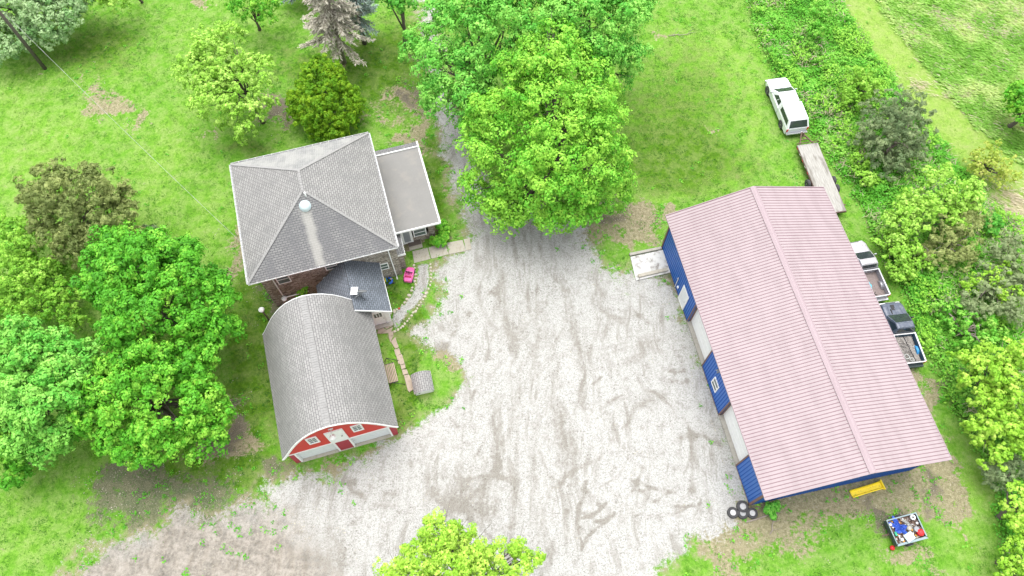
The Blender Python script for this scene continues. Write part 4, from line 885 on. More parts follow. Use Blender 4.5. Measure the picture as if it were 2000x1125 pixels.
# ================================================================== slabs, path stones, borders
def poly_slab(name, px, h, mat, label, cat, group=None, z0=None, jit=0, bev=.01):
    P = [G(*q) for q in px]; cx = sum(p[0] for p in P)/len(P); cy = sum(p[1] for p in P)/len(P)
    ar = sum(P[i][0]*P[(i+1) % len(P)][1]-P[(i+1) % len(P)][0]*P[i][1] for i in range(len(P)))
    if ar < 0: P = P[::-1]
    z = gz(cx, cy) if z0 is None else z0
    mb = MB(); lo = [(x-cx, y-cy, -.12) for x, y in P]; hi = [(x-cx, y-cy, h) for x, y in P]
    n = len(P); mb.poly(lo[::-1]); mb.poly(hi)
    for i in range(n): mb.quad(lo[i], lo[(i+1) % n], hi[(i+1) % n], hi[i])
    o = mb.build(name, mat, None, bevel=0 if n > 4 or bev > .01 else bev); o.location = (cx, cy, z); return tag(o, label, cat, group)
Z5 = lambda x, y: (760+x/8.657, 430+y/8.657)
Z1 = lambda x, y: (760+x/2.813, 380+y/2.813)
sl = [([Z5(393, 530), Z5(650, 468), Z5(700, 658), Z5(425, 728)], 'pale concrete walkway slab touching the doorstep slab, westmost of the walk'),
      ([Z5(664, 465), Z5(956, 390), Z5(1008, 578), Z5(718, 655)], 'pale concrete walkway slab just south of the leafy green plants'),
      ([Z5(972, 388), Z1(404, 250), Z1(420, 311), Z5(1020, 576)], 'pale concrete walkway slab with a brown leafy stain on it'),
      ([Z1(409, 247), Z1(443, 239), Z1(453, 300), Z1(425, 309)], 'narrow concrete walkway slab at the gravel end of the walk')]
for px, lb in sl: poly_slab('concrete_slab', px, .045, M['paver'], lb, 'paving slab', 'concrete slabs of the front walk')
st = poly_slab('doorstep', [Z5(310, 355), Z5(530, 300), Z5(572, 465), Z5(350, 522)], .16, M['paver'], 'square concrete doorstep under the porch door', 'step')
mb = MB(); mb.box((0, 0, 0), (1.0, .55, .025)); dm = mb.build('doormat', M['mat'], bevel=.008); q = G(*Z5(428, 375), .2); dm.location = (q[0], q[1], gz(*G(*Z5(428, 375)))+.175); dm.rotation_euler = (0, 0, .284); tag(dm, 'brown rectangular doormat on the concrete doorstep of the porch', 'doormat')
Z4 = lambda x, y: (480+x/4.688, 480+y/4.688); Z8 = lambda x, y: (730+x/12.5, 690+y/12.5)
fl = [([Z4(1195, 730), Z4(1245, 705), Z4(1262, 745), Z4(1215, 775)], 'by the breezeway door'), ([Z4(1250, 710), Z4(1300, 690), Z4(1345, 735), Z4(1290, 765), Z4(1262, 740)], 'east of the breezeway doorstep'),
      ([Z4(1210, 780), Z4(1258, 752), Z4(1290, 772), Z4(1240, 806), Z4(1205, 806)], 'beside the barn wall corner'), ([Z4(1245, 806), Z4(1295, 770), Z4(1350, 745), Z4(1325, 800)], 'where the path turns south'),
      ([Z4(1305, 790), Z4(1350, 785), Z4(1352, 822), Z4(1310, 830)], 'rounded one at the start of the southward path'), ([Z4(1308, 832), Z4(1352, 826), Z4(1325, 885)], 'small triangular one west of the next slab'),
      ([Z4(1330, 880), Z4(1370, 838), Z4(1385, 885), Z4(1402, 930), Z4(1370, 945)], 'large pointed one in the southward path'), ([Z4(1360, 955), Z4(1405, 940), Z4(1420, 990), Z4(1375, 1010)], 'square one halfway down the path'),
      ([Z4(1380, 1015), Z4(1422, 998), Z4(1450, 1065), Z4(1400, 1085)], 'level with the north end of the swing bench'), ([Z8(520, 10), Z8(640, -10), Z8(665, 20), Z8(560, 85)], 'wedge shaped one north of the bench'),
      ([Z8(570, 95), Z8(690, 30), Z8(760, 260), Z8(650, 290)], 'long one beside the bench'), ([Z8(655, 300), Z8(765, 275), Z8(780, 370), Z8(680, 400)], 'small one level with the bench seat'),
      ([Z8(690, 410), Z8(810, 400), Z8(848, 505), Z8(720, 535)], 'half round one beside the well cover'), ([Z8(740, 545), Z8(865, 530), Z8(1005, 860), Z8(870, 960), Z8(830, 900)], 'longest one at the south end of the path')]
for fi, (px, lb) in enumerate(fl): poly_slab('flagstone', px, .045+.004*fi, M['flag'], 'tan flagstone of the barn path, '+lb, 'flagstone', 'flagstones of the garden path', bev=.02)
def rock_mesh(k):
    rn = random.Random(k); secs = []
    for h, rr in ((-.5, .6), (-.15, 1), (.25, .95), (.5, .62), (.6, .15)):
        secs.append([(rr*math.cos(2*math.pi*j/9)*(1+rn.uniform(-.15, .15)), rr*.75*math.sin(2*math.pi*j/9)*(1+rn.uniform(-.15, .15)), h*.75+rn.uniform(-.06, .06)) for j in range(9)])
    return MB().loft(secs)
rk = [rock_mesh(i).build('border_stone', M['stone_l'], None, True) for i in range(5)]
right = [(1690, 170), (1692, 200), (1695, 230), (1697, 262), (1696, 295), (1694, 330), (1688, 362), (1675, 395), (1652, 435), (1640, 465), (1622, 492), (1603, 520), (1585, 545), (1570, 575), (1556, 600), (1532, 612), (1520, 640), (1495, 668), (1480, 690), (1455, 715), (1438, 738), (1420, 752), (1395, 768), (1365, 785)]
left = [(1540, 180), (1548, 205), (1552, 232), (1555, 262), (1553, 295), (1547, 325), (1556, 355), (1525, 385), (1517, 410), (1497, 455), (1475, 490), (1455, 520), (1432, 545), (1385, 585), (1360, 600), (1325, 620), (1312, 640)]
k = 0
for row, wh in ((right, 'east'), (left, 'west')):
    for i, q in enumerate(row):
        src = rk[k % 5]; o = src if k < 5 else src.copy()
        if k >= 5: COL.objects.link(o)
        x, y = G(*Z4(*q)); big = .17 if q in ((1652, 435), (1497, 455), (1360, 600)) else random.uniform(.09, .14)
        o.location = (x, y, gz(x, y)+.02); o.rotation_euler = (0, 0, random.uniform(0, 6)); o.scale = (big, big, big*.9)
        tag(o, 'pale rounded border stone in the %s edge row of the curved gravel garden path' % wh, 'border stone', 'border stones along the %s edge of the garden path' % wh); k += 1
# slab beside the pole barn
S0 = poly_slab('foundation_slab', [(1231, 503), (1294, 489), (1309, 533), (1242, 549)], .10, simple('broken_white_concrete', (.50, .495, .48), .85, var=.1, sc=1.5, bump=.4, dirt=(.13, .11, .09), dirt_amt=.8), 'broken whitewashed concrete slab beside the blue barn wall', 'concrete slab', z0=0)
def curb(p, q, wd, h, name, lb, mat='concrete'):
    a = Vector((*G(*p), h)); b = Vector((*G(*q), h)); c = (a+b)/2; mb = MB(); mb.bar(a-c, b-c, wd, h*1.6); o = mb.build(name, M[mat], None, bevel=.01); o.location = c; return tag(o, lb, 'kerb')
curb((1229, 499), (1291, 486), .22, .12, 'concrete_curb', 'grey concrete curb along the north edge of the broken white slab')
curb((1246, 541), (1303, 528), .26, .14, 'concrete_curb', 'pale concrete curb along the south side of the broken white slab', 'paver')

# ================================================================== VEHICLES
def wheel(parent, x, y, r=.36, wd=.24, side=1):
    mb = MB(); mb.lathe([(r*.6, -wd/2), (r*.95, -wd/2), (r, -wd/3), (r, wd/3), (r*.95, wd/2), (r*.6, wd/2)], (0, 0, 0), 20, axis='Y'); o = mb.build('wheel', M['rubber'], parent, True); o.location = (x, y, r-.02)
    mb = MB(); s = side; mb.lathe([(0, 0), (r*.15, .01*s), (r*.3, -.02*s), (r*.55, -.04*s), (r*.63, .01*s), (r*.63, -.06*s), (0, -.07*s)], (0, wd/2*s*.95, 0), 16, axis='Y')
    mb.build('rim', M['rim'], o, False); return o
def quad_on(mb, A, B, C, D, u0, u1, v0, v1, off, mi=0):
    """panel on the face ABCD (A-B bottom, D-C top), pushed out by off"""
    A, B, C, D = map(Vector, (A, B, C, D)); n = (B-A).cross(D-A).normalized()*abs(off); m = (A+B+C+D)/4; s0 = (m-Vector((mb.cx, 0, 1.2))).dot(n); n = n if s0 > 0 else -n
    f = lambda u, v: A.lerp(B, u).lerp(D.lerp(C, u), v)+n
    p = [f(u0, v0), f(u1, v0), f(u1, v1), f(u0, v1)]; b = [q-n*.9 for q in p]
    mb.quad(*p, mi)
    for i in range(4): mb.quad(b[i], b[(i+1) % 4], p[(i+1) % 4], p[i], mi)
def pickup(label, paint, pf, pr, cap=False, L=5.0, W=1.78, ext=False, group='pickup trucks parked round the pole barn'):
    f = Vector(G(*pf, .9)); r = Vector(G(*pr, .9)); c = (f+r)/2; h = math.atan2(f.y-r.y, f.x-r.x)
    t = thing('pickup_truck', label, 'pickup truck', (c.x, c.y, gz(c.x, c.y)), h, group)
    hw = W/2; x0 = -L/2; x1 = L/2; cabf = L*.19; cabr = -L*.02 if not ext else -L*.09; bz = .98
    def sec(x, w, zb, zt, e=.07): return [(x, -w, zb), (x, -w, zt-e*1.6), (x, -w+e, zt-e*.4), (x, -w+e*3, zt), (x, w-e*3, zt), (x, w-e, zt-e*.4), (x, w, zt-e*1.6), (x, w, zb)]
    mb = MB()
    zf = .98
    secs = [sec(x1-.02, hw*.80, .42, .78), sec(x1-.10, hw*.9, .38, .86), sec(x1-.35, hw*.97, .36, .93), sec(cabf+.55, hw, .36, 1.0), sec(cabf+.1, hw, .36, 1.04), sec(cabr, hw, .36, 1.04)]
    mb.loft(secs)
    body = mb.build('body', M[paint], t, False, .02)
    # wheel arches
    for x in (x1-.92, x0+1.05):
        for s in (-1, 1):
            mb = MB(); mb.lathe([(.0, 0), (.43, 0), (.43, .05), (0, .05)], (x, s*(hw-.045)-.005, .36), 18, axis='Y'); mb.build('wheel_arch', M['black'], t)
            wheel(t, x, s*(hw-.11), side=s)
    # hood crease + cowl
    mb = MB()
    for s in (-1, 1): mb.bar((x1-.35, s*hw*.5, .945), (cabf+.45, s*hw*.58, 1.015), .05, .02)
    mb.bar((x1-.3, 0, .94), (cabf+.5, 0, 1.012), .03, .016) if paint != 'carwhite' else None
    mb.build('hood_crease', M[paint], body)
    # cab
    zt = 1.54; wb = hw-.05; wt = hw-.22
    cf0, cf1 = cabf+.46, cabf-.40; cr0, cr1 = cabr-.02, cabr+.14
    bb = [(cf0, -wb, 1.03), (cf0, wb, 1.03), (cr0, wb, 1.03), (cr0, -wb, 1.03)]; tt = [(cf1, -wt, zt), (cf1, wt, zt), (cr1, wt, zt), (cr1, -wt, zt)]
    mb = MB(); mb.loft([bb, tt]); mb.loft([tt, [(cf1-.12, -wt+.12, zt+.05), (cf1-.12, wt-.12, zt+.05), (cr1+.08, wt-.12, zt+.05), (cr1+.08, -wt+.12, zt+.05)]])
    mb.build('cab', M[paint], t, False, .03)
    MB.cx = (cf0+cr0)/2; mb = MB(); quad_on(mb, bb[0], bb[1], tt[1], tt[0], .05, .95, .06, .94, .012); mb.build('windshield', M['glass'], t)
    cuts = [(.30, .60), (.63, .90)] if ext else [(.24, .84)]
    for s in (-1, 1):
        A, B, C, D = (bb[0], bb[3], tt[3], tt[0]) if s < 0 else (bb[1], bb[2], tt[2], tt[1])
        for u0, u1 in cuts:
            mb = MB(); quad_on(mb, A, B, C, D, u0, u1, .1, .86, .012*(-1 if s < 0 else 1)); mb.build('side_window', M['glass'], t)
    if not cap:
        mb = MB(); quad_on(mb, bb[2], bb[3], tt[3], tt[2], .1, .9, .25, .88, -.012); mb.build('rear_window', M['glass'], t)
    # mirrors, lamps, bumpers
    for s in (-1, 1):
        mb = MB(); mb.box((cabf+.05, s*(hw+.12), 1.12), (.09, .2, .16)); mb.bar((cabf+.05, s*(hw-.05), 1.06), (cabf+.05, s*(hw+.1), 1.1), .04); mb.build('mirror', M['chrome'] if paint != 'carnavy' else M['black'], t, bevel=.02)
        mb = MB(); mb.box((x1-.05, s*hw*.62, .68), (.08, .34, .16)); mb.build('headlight', M['amber'], t, bevel=.015)
        mb = MB(); mb.box((x0+.015, s*(hw-.10), .82), (.06, .15, .34)); mb.build('tail_light', M['redlamp'], t, bevel=.01)
    mb = MB(); mb.box((x1+.05, 0, .50), (.16, W*.94, .17)); mb.build('front_bumper', M['chrome'], t, bevel=.03)
    mb = MB(); mb.box((x0-.10, 0, .50), (.2, W*.94, .15)); mb.build('rear_bumper', M['chrome'] if paint != 'carnavy' else M['cartsteel'], t, bevel=.02)
    mb = MB(); mb.box((x1-.0, 0, .66), (.05, hw*.85, .18)); mb.build('grille', M['black'], t)
    # bed
    br0, br1 = x0, cabr-.06
    mb = MB()
    for s in (-1, 1): mb.bx(br0+.03, br1, s*hw-(.08 if s > 0 else 0), s*hw+(.08 if s < 0 else 0), .38, bz)
    mb.bx(br1-.05, br1, -hw+.08, hw-.08, .5, bz); mb.bx(br0+.03, br1, -hw+.0801, hw-.0801, .42, .52)
    mb.build('bed', M[paint], t, bevel=.015)
    mb = MB(); mb.bx(br0-.01, br0+.05, -hw+.06, hw-.06, .45, bz-.01); mb.build('tailgate', M[paint], t, bevel=.01)
    if cap:
        wb2 = hw-.01; w2 = hw-.15; zc = 1.64
        b2 = [(br1+.02, -wb2, bz), (br1+.02, wb2, bz), (br0-.0, wb2, bz), (br0-.0, -wb2, bz)]; t2 = [(br1-.0, -w2, zc), (br1-.0, w2, zc), (br0+.42, w2, zc), (br0+.42, -w2, zc)]
        mb = MB(); mb.loft([b2, t2]); mb.loft([t2, [(br1-.08, -w2+.12, zc+.05), (br1-.08, w2-.12, zc+.05), (br0+.52, w2-.12, zc+.05), (br0+.52, -w2+.12, zc+.05)]]); cp = mb.build('bed_cap', M[paint], t, False, .025); MB.cx = (br0+br1)/2
        for s in (-1, 1):
            A, B, C, D = (b2[0], b2[3], t2[3], t2[0]) if s < 0 else (b2[1], b2[2], t2[2], t2[1])
            mb = MB(); quad_on(mb, A, B, C, D, .12, .90, .22, .80, .012*(-1 if s < 0 else 1)); mb.build('window', M['glass'], cp)
        mb = MB(); quad_on(mb, b2[2], b2[3], t2[3], t2[2], .08, .92, .1, .88, -.012); mb.build('window', M['glass'], cp)
    else:
        mb = MB()
        for i in range(int((W-.2)/.11)): mb.bx(br0+.08, br1-.06, -hw+.13+i*.11, -hw+.13+i*.11+.05, .521, .535)
        mb.bx(br0+.06, br1-.055, -hw+.09, hw-.09, .5205, .526); mb.build('bed_floor', M['bedfloor'], t)
        for s in (-1, 1):
            mb = MB(); mb.lathe([(.0, -.1), (.38, -.1), (.38, .1), (0, .1)], (x0+1.05, s*(hw-.18), .45), 14, axis='Y'); mb.build('wheel_well', M['chrome'] if paint != 'carnavy' else M['bluepail'], t)
        mb = MB()
        for s in (-1, 1): mb.bx(br0+.03, br1, min(s*hw, s*(hw-.10)), max(s*hw, s*(hw-.10)), bz+.001, bz+.03)
        mb.bx(br1-.08, br1, -hw+.1, hw-.1, bz+.001, bz+.03); mb.bx(br0-.01, br0+.06, -hw+.1, hw-.1, bz+.001, bz+.03); mb.build('bed_rail', M['chrome'] if paint == 'carsilver' else M['gutter'], t)
    if paint == 'carnavy':
        mb = MB()
        for s in (-1, 1): mb.bx(br0+.06, br1-.06, min(s*(hw-.081), s*(hw-.115)), max(s*(hw-.081), s*(hw-.115)), .53, bz-.02)
        mb.bx(br1-.09, br1-.055, -hw+.12, hw-.12, .53, bz-.02); mb.build('bed_liner', M['liner'], t)
        mb = MB(); mb.bx(x1-.75, x1-.25, -.05, .22, .955, .97); mb.bx(cabf+.5, x1-.6, .28, .34, .985, 1.03); mb.build('hood_vent', M['black'], t)
    return t, x0, L, hw
wt, *_ = pickup('white pickup with white bed cap on the lawn, hitched to the flatbed trailer', 'carwhite', (1517, 151), (1558, 252), cap=True, L=5.7, W=1.95, ext=True)
gt, gx0, gL, ghw = pickup('faded silver pickup with an open empty bed beside the pole barn', 'carsilver', (1671, 475), (1716, 576), L=4.85, W=1.72)
dt, dx0, dL, dhw = pickup('navy pickup with sand and rubble in its blue lined bed', 'carnavy', (1742, 593), (1785, 706), L=4.85, W=1.72)
def place(o, host, loc, rz=0):
    """put a separate thing at a place measured in the host's own frame"""
    o.location = host.matrix_basis @ Vector(loc); o.rotation_euler = (0, 0, host.rotation_euler[2]+rz)
def crumple(name, sx, sy, h, mat, n=14, seed=0, edge=.25):
    r = np.random.default_rng(seed); mb = MB(); V = {}
    for i in range(n+1):
        for j in range(n+1):
            u, v = i/n-.5, j/n-.5; rr = 1+edge*math.sin(5*math.atan2(v, u)+seed)*.5+r.uniform(-.06, .06); V[i, j] = (u*sx*rr, v*sy*rr, h*(.25+.75*r.random())*(1-max(abs(u), abs(v))*1.2))
    for i in range(n):
        for j in range(n): mb.quad(V[i, j], V[i+1, j], V[i+1, j+1], V[i, j+1])
    o = mb.build(name, mat, None, False); return o
bpy.context.view_layer.update()
o = crumple('cloth', .62, .5, .14, M['cyan'], 8, 3); place(o, gt, (gx0+1.15, .28, .55)); tag(o, 'crumpled cyan cloth lying in the silver pickup bed', 'cloth')
mb = MB(); mb.tube([(.12*math.cos(a), .12*math.sin(a), 0) for a in [i*.7 for i in range(6)]], .02, 6); o = mb.build('hook', M['black']); place(o, gt, (gx0+.45, -.1, .56)); tag(o, 'small curved black hook lying near the silver pickup tailgate', 'hook')
o = crumple('rubble', 2.0, 1.35, .32, M['sandheap'], 26, 5, .05); place(o, dt, (dx0+1.15, 0, .56)); tag(o, 'pale heap of sand and rubble filling the navy pickup bed', 'rubble')
mb = MB(); mb.tube([(-.95, .15, 0), (1.0, .62, .35)], .03, 6); o = mb.build('metal_bar', M['black']); place(o, dt, (dx0+1.0, -.35, .85)); tag(o, 'long black metal bar lying across the navy pickup bed', 'bar')
for i, (x, y, rr, lb) in enumerate(((.55, .35, .17, 'larger grey ring lying on the rubble of the navy pickup'), (.3, .05, .13, 'smaller grey ring lying near the tailgate of the navy pickup'))):
    mb = MB(); mb.tube([(rr*math.cos(a), rr*math.sin(a), 0) for a in [j*math.pi/8 for j in range(17)]], .04, 6); o = mb.build('ring', M['hose']); place(o, dt, (dx0+x, y, .86)); tag(o, lb, 'ring')
# ------------------------------------------------------------------ flatbed trailer
def flatbed():
    f = Vector(G(1577, 281, .7)); r = Vector(G(1632, 414, .7)); c = (f+r)/2; h = math.atan2(f.y-r.y, f.x-r.x); L = (f-r).length; hw = .88
    t = thing('flatbed_trailer', 'long flatbed trailer with weathered plank deck hitched behind the white pickup', 'trailer', (c.x, c.y, 0), h)
    mb = MB(); n = 9
    for i in range(n): y = -hw+2*hw*i/n; mb.bx(-L/2, L/2, y+.004, y+2*hw/n-.004, .66, .70)
    mb.build('deck', M['deck'], t)
    mb = MB()
    for s in (-1, 1): mb.bx(-L/2, L/2, s*hw-.04, s*hw+.04, .50, .655)
    for i in range(8): x = -L/2+L*(i+.5)/8; mb.bx(x-.04, x+.04, -hw+.05, hw-.05, .52, .65)
    mb.bx(-L/2-.06, -L/2-.003, -hw-.04, hw+.04, .5, .69); mb.build('frame', M['rust'], t)
    mb = MB()
    for s in (-1, 1): mb.bar((L/2, s*.62, .56), (L/2+1.35, 0, .54), .09, .1)
    mb.bar((L/2+.55, -.36, .58), (L/2+.55, .36, .58), .07); mb.bar((L/2+.9, -.2, .58), (L/2+.9, .2, .58), .06); mb.tube([(L/2+.95, .05, .4), (L/2+.95, .05, 1.0)], .04, 8); mb.build('tongue', M['rust'], t)
    mb = MB(); mb.tube([(L/2+.05, -hw-.08, .72), (L/2+.05, -hw-.06, .86), (L/2+.05, hw+.06, .86), (L/2+.05, hw+.08, .72)], .04, 6); mb.build('front_rail', M['rust'], t)
    mb = MB(); mb.lathe([(0, 0), (.07, 0), (.08, .12), (0, .14)], (L/2+1.4, 0, .5), 8); mb.build('coupler', M['chrome'], t)
    for s in (-1, 1):
        for x in (-.25, -1.05): wheel(t, x, s*(hw+.20), .36, .22, s)
        mb = MB()
        for k in range(5): x = L/2-.3-k*.62; mb.box((x, s*(hw+.045), .60), (.22, .012, .06), mi=k % 2)
        mb.build('reflector', [M['redlamp'], M['amber']], t)
        MB().bx(-L/2+.55, -L/2+.65, min(s*hw, s*(hw+.22)), max(s*hw, s*(hw+.22)), .56, .62).build('stake_pocket', M['rust'], t)
flatbed()
# ================================================================== junk cart and its load
def junk():
    P = [Vector(G(*q, .75)) for q in ((1730, 1017), (1788, 1001), (1812, 1051), (1755, 1066))]
    c = sum(P, Vector((0, 0)))/4; ux = (P[1]-P[0]+P[2]-P[3]).normalized(); h = math.atan2(ux.y, ux.x); W = ((P[1]-P[0]).length+(P[2]-P[3]).length)/2; D = ((P[0]-P[3]).length+(P[1]-P[2]).length)/2
    t = thing('junk_cart', 'small dark box trailer heaped with junk under a blue tarp', 'trailer', (c.x, c.y, 0), h); a, b = W/2, D/2
    mb = MB(); mb.bx(-a, a, -b, b, .30, .36); mb.bx(-a, a, -b, -b+.04, .36, .75); mb.bx(-a, a, b-.04, b, .36, .75); mb.bx(-a, -a+.04, -b+.04, b-.04, .36, .75); mb.bx(a-.04, a, -b+.04, b-.04, .36, .75); mb.build('box', M['cartsteel'], t)
    mb = MB(); e = .055; mb.bx(-a-.02, a+.02, -b-.02, -b+e+.06, .751, .79); mb.bx(-a-.02, a+.02, b-e, b+.02, .751, .79); mb.bx(a-e, a+.02, -b+e, b-e, .751, .79); mb.bx(-a-.02, -a+e*.6, -b+e, b-e, .751, .79); mb.build('rim_rail', M['cartrim'], t)
    for x in (-1, 1): wheel(t, x*(a+.02)*0+0.0, x*(b+.0)*0+x*(b+.10), .25, .14, x)
    mb = MB(); mb.bar((-a, 0, .34), (-a-.5, 0, .3), .07); mb.build('drawbar', M['rust'], t)
    bpy.context.view_layer.update()
    def T(o, x, y, z, lb, cat, rz=0, group=None): place(o, t, (x, y, z), rz); tag(o, lb, cat, group)
    o = crumple('tarp', 1.05, .62, .30, M['tarp'], 18, 9, .7); T(o, -a*.42, b*.28, .68, 'crumpled bright blue tarp on the junk cart', 'tarp', -.9)
    mb = MB(); mb.box((0, 0, 0), (.62, .50, .04)); o = mb.build('board', M['board'], bevel=.008); T(o, -.12, -b*.58, .88, 'pale cyan foam board lying on the junk at the cart front edge', 'board', .28)
    mb = MB(); mb.lathe([(0, -.16), (.17, -.15), (.24, -.02), (.22, .12), (.12, .19), (0, .2)], n=9); o = mb.build('gas_can', M['redp']); T(o, a*.68, -b*.48, .80, 'rounded red fuel can in the corner of the junk cart', 'fuel can')
    mb = MB(); mb.lathe([(0, -.11), (.12, -.09), (.165, 0), (.12, .12), (0, .15)], n=14); o = mb.build('ball', M['redp'], None, True); T(o, -a-.10, -b-.02, .15, 'small red ball on the grass at the corner of the junk cart', 'ball')
    mb = MB(); mb.lathe([(0, -.1), (.16, -.1), (.17, .1), (.15, .1), (.14, .09), (0, .09)], n=16); o = mb.build('pail', M['greypail']); T(o, a*.52, -b*.18, .83, 'round grey pail lid beside the red fuel can', 'pail')
    mb = MB(); mb.lathe([(.07, -.05), (.17, -.05), (.17, .06), (.07, .06), (.07, -.05)], n=16); o = mb.build('wheel_rim', M['gutter']); T(o, a*.66, b*.72, .80, 'white ring shaped roll in the far corner of the junk cart', 'roll')
    mb = MB(); mb.box((0, 0, 0), (.14, .26, .12)); mb.box((0, .1, .08), (.06, .06, .05)); o = mb.build('bottle', M['greenp'], bevel=.02); T(o, -a*.82, -b*.12, .80, 'green plastic bottle at the side of the junk cart', 'bottle')
    for i, (dx, lb) in enumerate(((0, 'left'), (.06, 'middle'), (.12, 'right'))):
        mb = MB(); mb.tube([(0, .35, .12), (.02, 0, .18), (-.02, -.4, .05)], .022, 6); o = mb.build('hose', M['hose']); T(o, .02+dx*1.2, b*.42, .78, 'grey hose length beside the blue tarp, %s one of three' % lb, 'hose', .65, 'grey hoses on the junk cart')
    mb = MB(); mb.lathe([(0, -.12), (.10, -.12), (.10, .08), (.04, .12), (0, .12)], n=12); o = mb.build('can', M['gutter']); T(o, -a*.62, -b*.62, .80, 'pale blue white tin standing at the front left of the cart load', 'can')
    mb = MB(); mb.lathe([(0, -.12), (.09, -.12), (.09, .10), (0, .11)], n=12); o = mb.build('can', M['rim']); T(o, -a*.92, b*.62, .80, 'silver tin at the left rear corner of the cart', 'can')
    mb = MB(); mb.lathe([(0, -.1), (.14, -.1), (.15, .05), (.1, .1), (0, .1)], n=14); o = mb.build('pot', M['paver']); T(o, .12, b*.02, .84, 'cream round pot in the middle of the junk cart', 'pot')
    rn = random.Random(5); mb = MB()
    for i in range(230):
        x = rn.uniform(-a+.1, a-.12); y = rn.uniform(-b+.12, b-.12); s = rn.uniform(.03, .11)
        mb.box((x, y, .60+rn.uniform(0, .14)), (s*rn.uniform(.5, 2.4), s, s*.7), mi=rn.choice((0, 0, 1, 1, 2, 3, 4, 5)), rot=Matrix.Rotation(rn.uniform(0, 3), 3, 'Z') @ Matrix.Rotation(rn.uniform(-.5, .5), 3, 'X'))
    mb.bx(-a+.05, a-.05, -b+.05, b-.05, .5, .6, 0)
    o = mb.build('scrap', [M['rust'], M['gutter'], M['black'], M['paver'], M['orange'], M['bedfloor']]); T(o, 0, 0, 0, 'loose small scrap filling the junk cart', 'scrap'); o['kind'] = 'stuff'
junk()
# ------------------------------------------------------------------ yellow slide, tyres, toys
def yellow():
    a = Vector((*G(1661, 966), 0)); b = Vector((*G(1720, 948), 0)); h = math.atan2(b.y-a.y, b.x-a.x); L = (b-a).length; c = (a+b)/2
    t = thing('plastic_slide', 'yellow plastic slide section lying on bare ground behind the pole barn', 'slide', (c.x, c.y, gz(c.x, c.y)), h)
    mb = MB(); secs = []
    for x, w0, lift in ((-L/2, .20, .03), (-L/4, .19, .03), (0, .19, .05), (L/4, .19, .06), (L/2, .21, .08)):
        secs.append([(x, -w0-.06, .19+lift), (x, -w0, .22+lift), (x, -w0+.05, .08+lift), (x, w0-.05, .08+lift), (x, w0, .22+lift), (x, w0+.06, .19+lift), (x, w0+.06, .14+lift), (x, w0-.02, .03+lift), (x, -w0+.02, .03+lift), (x, -w0-.06, .14+lift)])
    mb.loft(secs); mb.build('chute', M['yellow'], t, False, .01)
    mb = MB(); mb.bx(L/2-.02, L/2+.06, -.34, .34, .08, .33); mb.build('lip', M['yellow'], t, bevel=.02)
yellow()
src = None
for i, (u, v, r, lb) in enumerate(((1451, 989, .40, 'largest spare wheel of the four, nearest the corner of the blue barn wall'), (1432, 1001, .37, 'westmost spare wheel lying on the gravel edge by the barn corner'), (1451, 1003, .36, 'middle spare wheel of the lower three, with a four hole rim'), (1470, 1002, .36, 'eastmost spare wheel, with plain round rim, by the barn corner'))):
    p = G(u, v, .2)
    if src is None:
        t = thing('spare_wheel', lb, 'wheel', (0, 0, 0), 0, 'spare wheels by the pole barn corner')
        mb = MB(); mb.lathe([(.50, 0), (.9, .0), (1, .12), (1, .42), (.92, .56), (.74, .62), (.56, .56), (.50, .45)], n=26); mb.build('tyre', M['rubber'], t, True)
        mb = MB(); mb.lathe([(.50, .50), (.54, .55), (.50, .50), (.43, .34), (.32, .30), (.24, .42), (.15, .44), (.09, .36), (0, .36)], n=20); 
        for k in range(5): mb.lathe([(0, .0), (.05, 0), (.05, .012), (0, .012)], (.37*math.cos(k*1.257), .37*math.sin(k*1.257), .345), 8, mi=1)
        mb.build('rim', [M['rim'], M['black']], t); src = t
    else:
        t = copy_tree(src); t['label'] = lb
    t.location = (p[0], p[1], gz(*p)); t.scale = (r, r, r*.95); t.rotation_euler = (R(6) if i == 2 else 0, 0, i*1.3)
def pink_car():
    p = G(799, 536, .3); t = thing('toy_car', 'bright pink childs ride-on car on the grass by the stone bordered path', 'toy car', (p[0], p[1], 0), R(82))
    def sec(x, w, z0, z1): return [(x, -w, z0), (x, -w, z1-.08), (x, -w*.75, z1), (x, w*.75, z1), (x, w, z1-.08), (x, w, z0)]
    mb = MB(); mb.loft([sec(.62, .22, .14, .32), sec(.5, .31, .1, .40), sec(.2, .34, .1, .46), sec(.12, .34, .1, .46), sec(.119, .34, .1, .30), sec(-.35, .34, .1, .30), sec(-.351, .34, .1, .46), sec(-.5, .32, .1, .45), sec(-.62, .27, .14, .40)])
    mb.build('body', M['pink'], t, False, .015)
    mb = MB(); mb.bx(-.36, .14, -.34, -.27, .28, .46); mb.bx(-.36, .14, .27, .34, .28, .46); mb.build('side_panel', M['pink'], t, bevel=.02)
    mb = MB(); mb.bx(-.34, -.12, -.25, .25, .301, .36); mb.bx(-.35, -.29, -.25, .25, .36, .55); mb.build('seat', M['magenta'], t, bevel=.02)
    MB().bar((.12, -.27, .48), (.12, .27, .48), .03, .14).build('windshield', M['glass'], t)
    mb = MB(); mb.tube([(.0+.02*math.cos(q), .1*math.cos(q), .46+.08*math.sin(q)) for q in [j*.63 for j in range(11)]], .013, 5); mb.build('steering_wheel', M['black'], t)
    for x in (.38, -.40):
        for s in (-1, 1): wheel(t, x, s*.33, .13, .1, s)
pink_car()
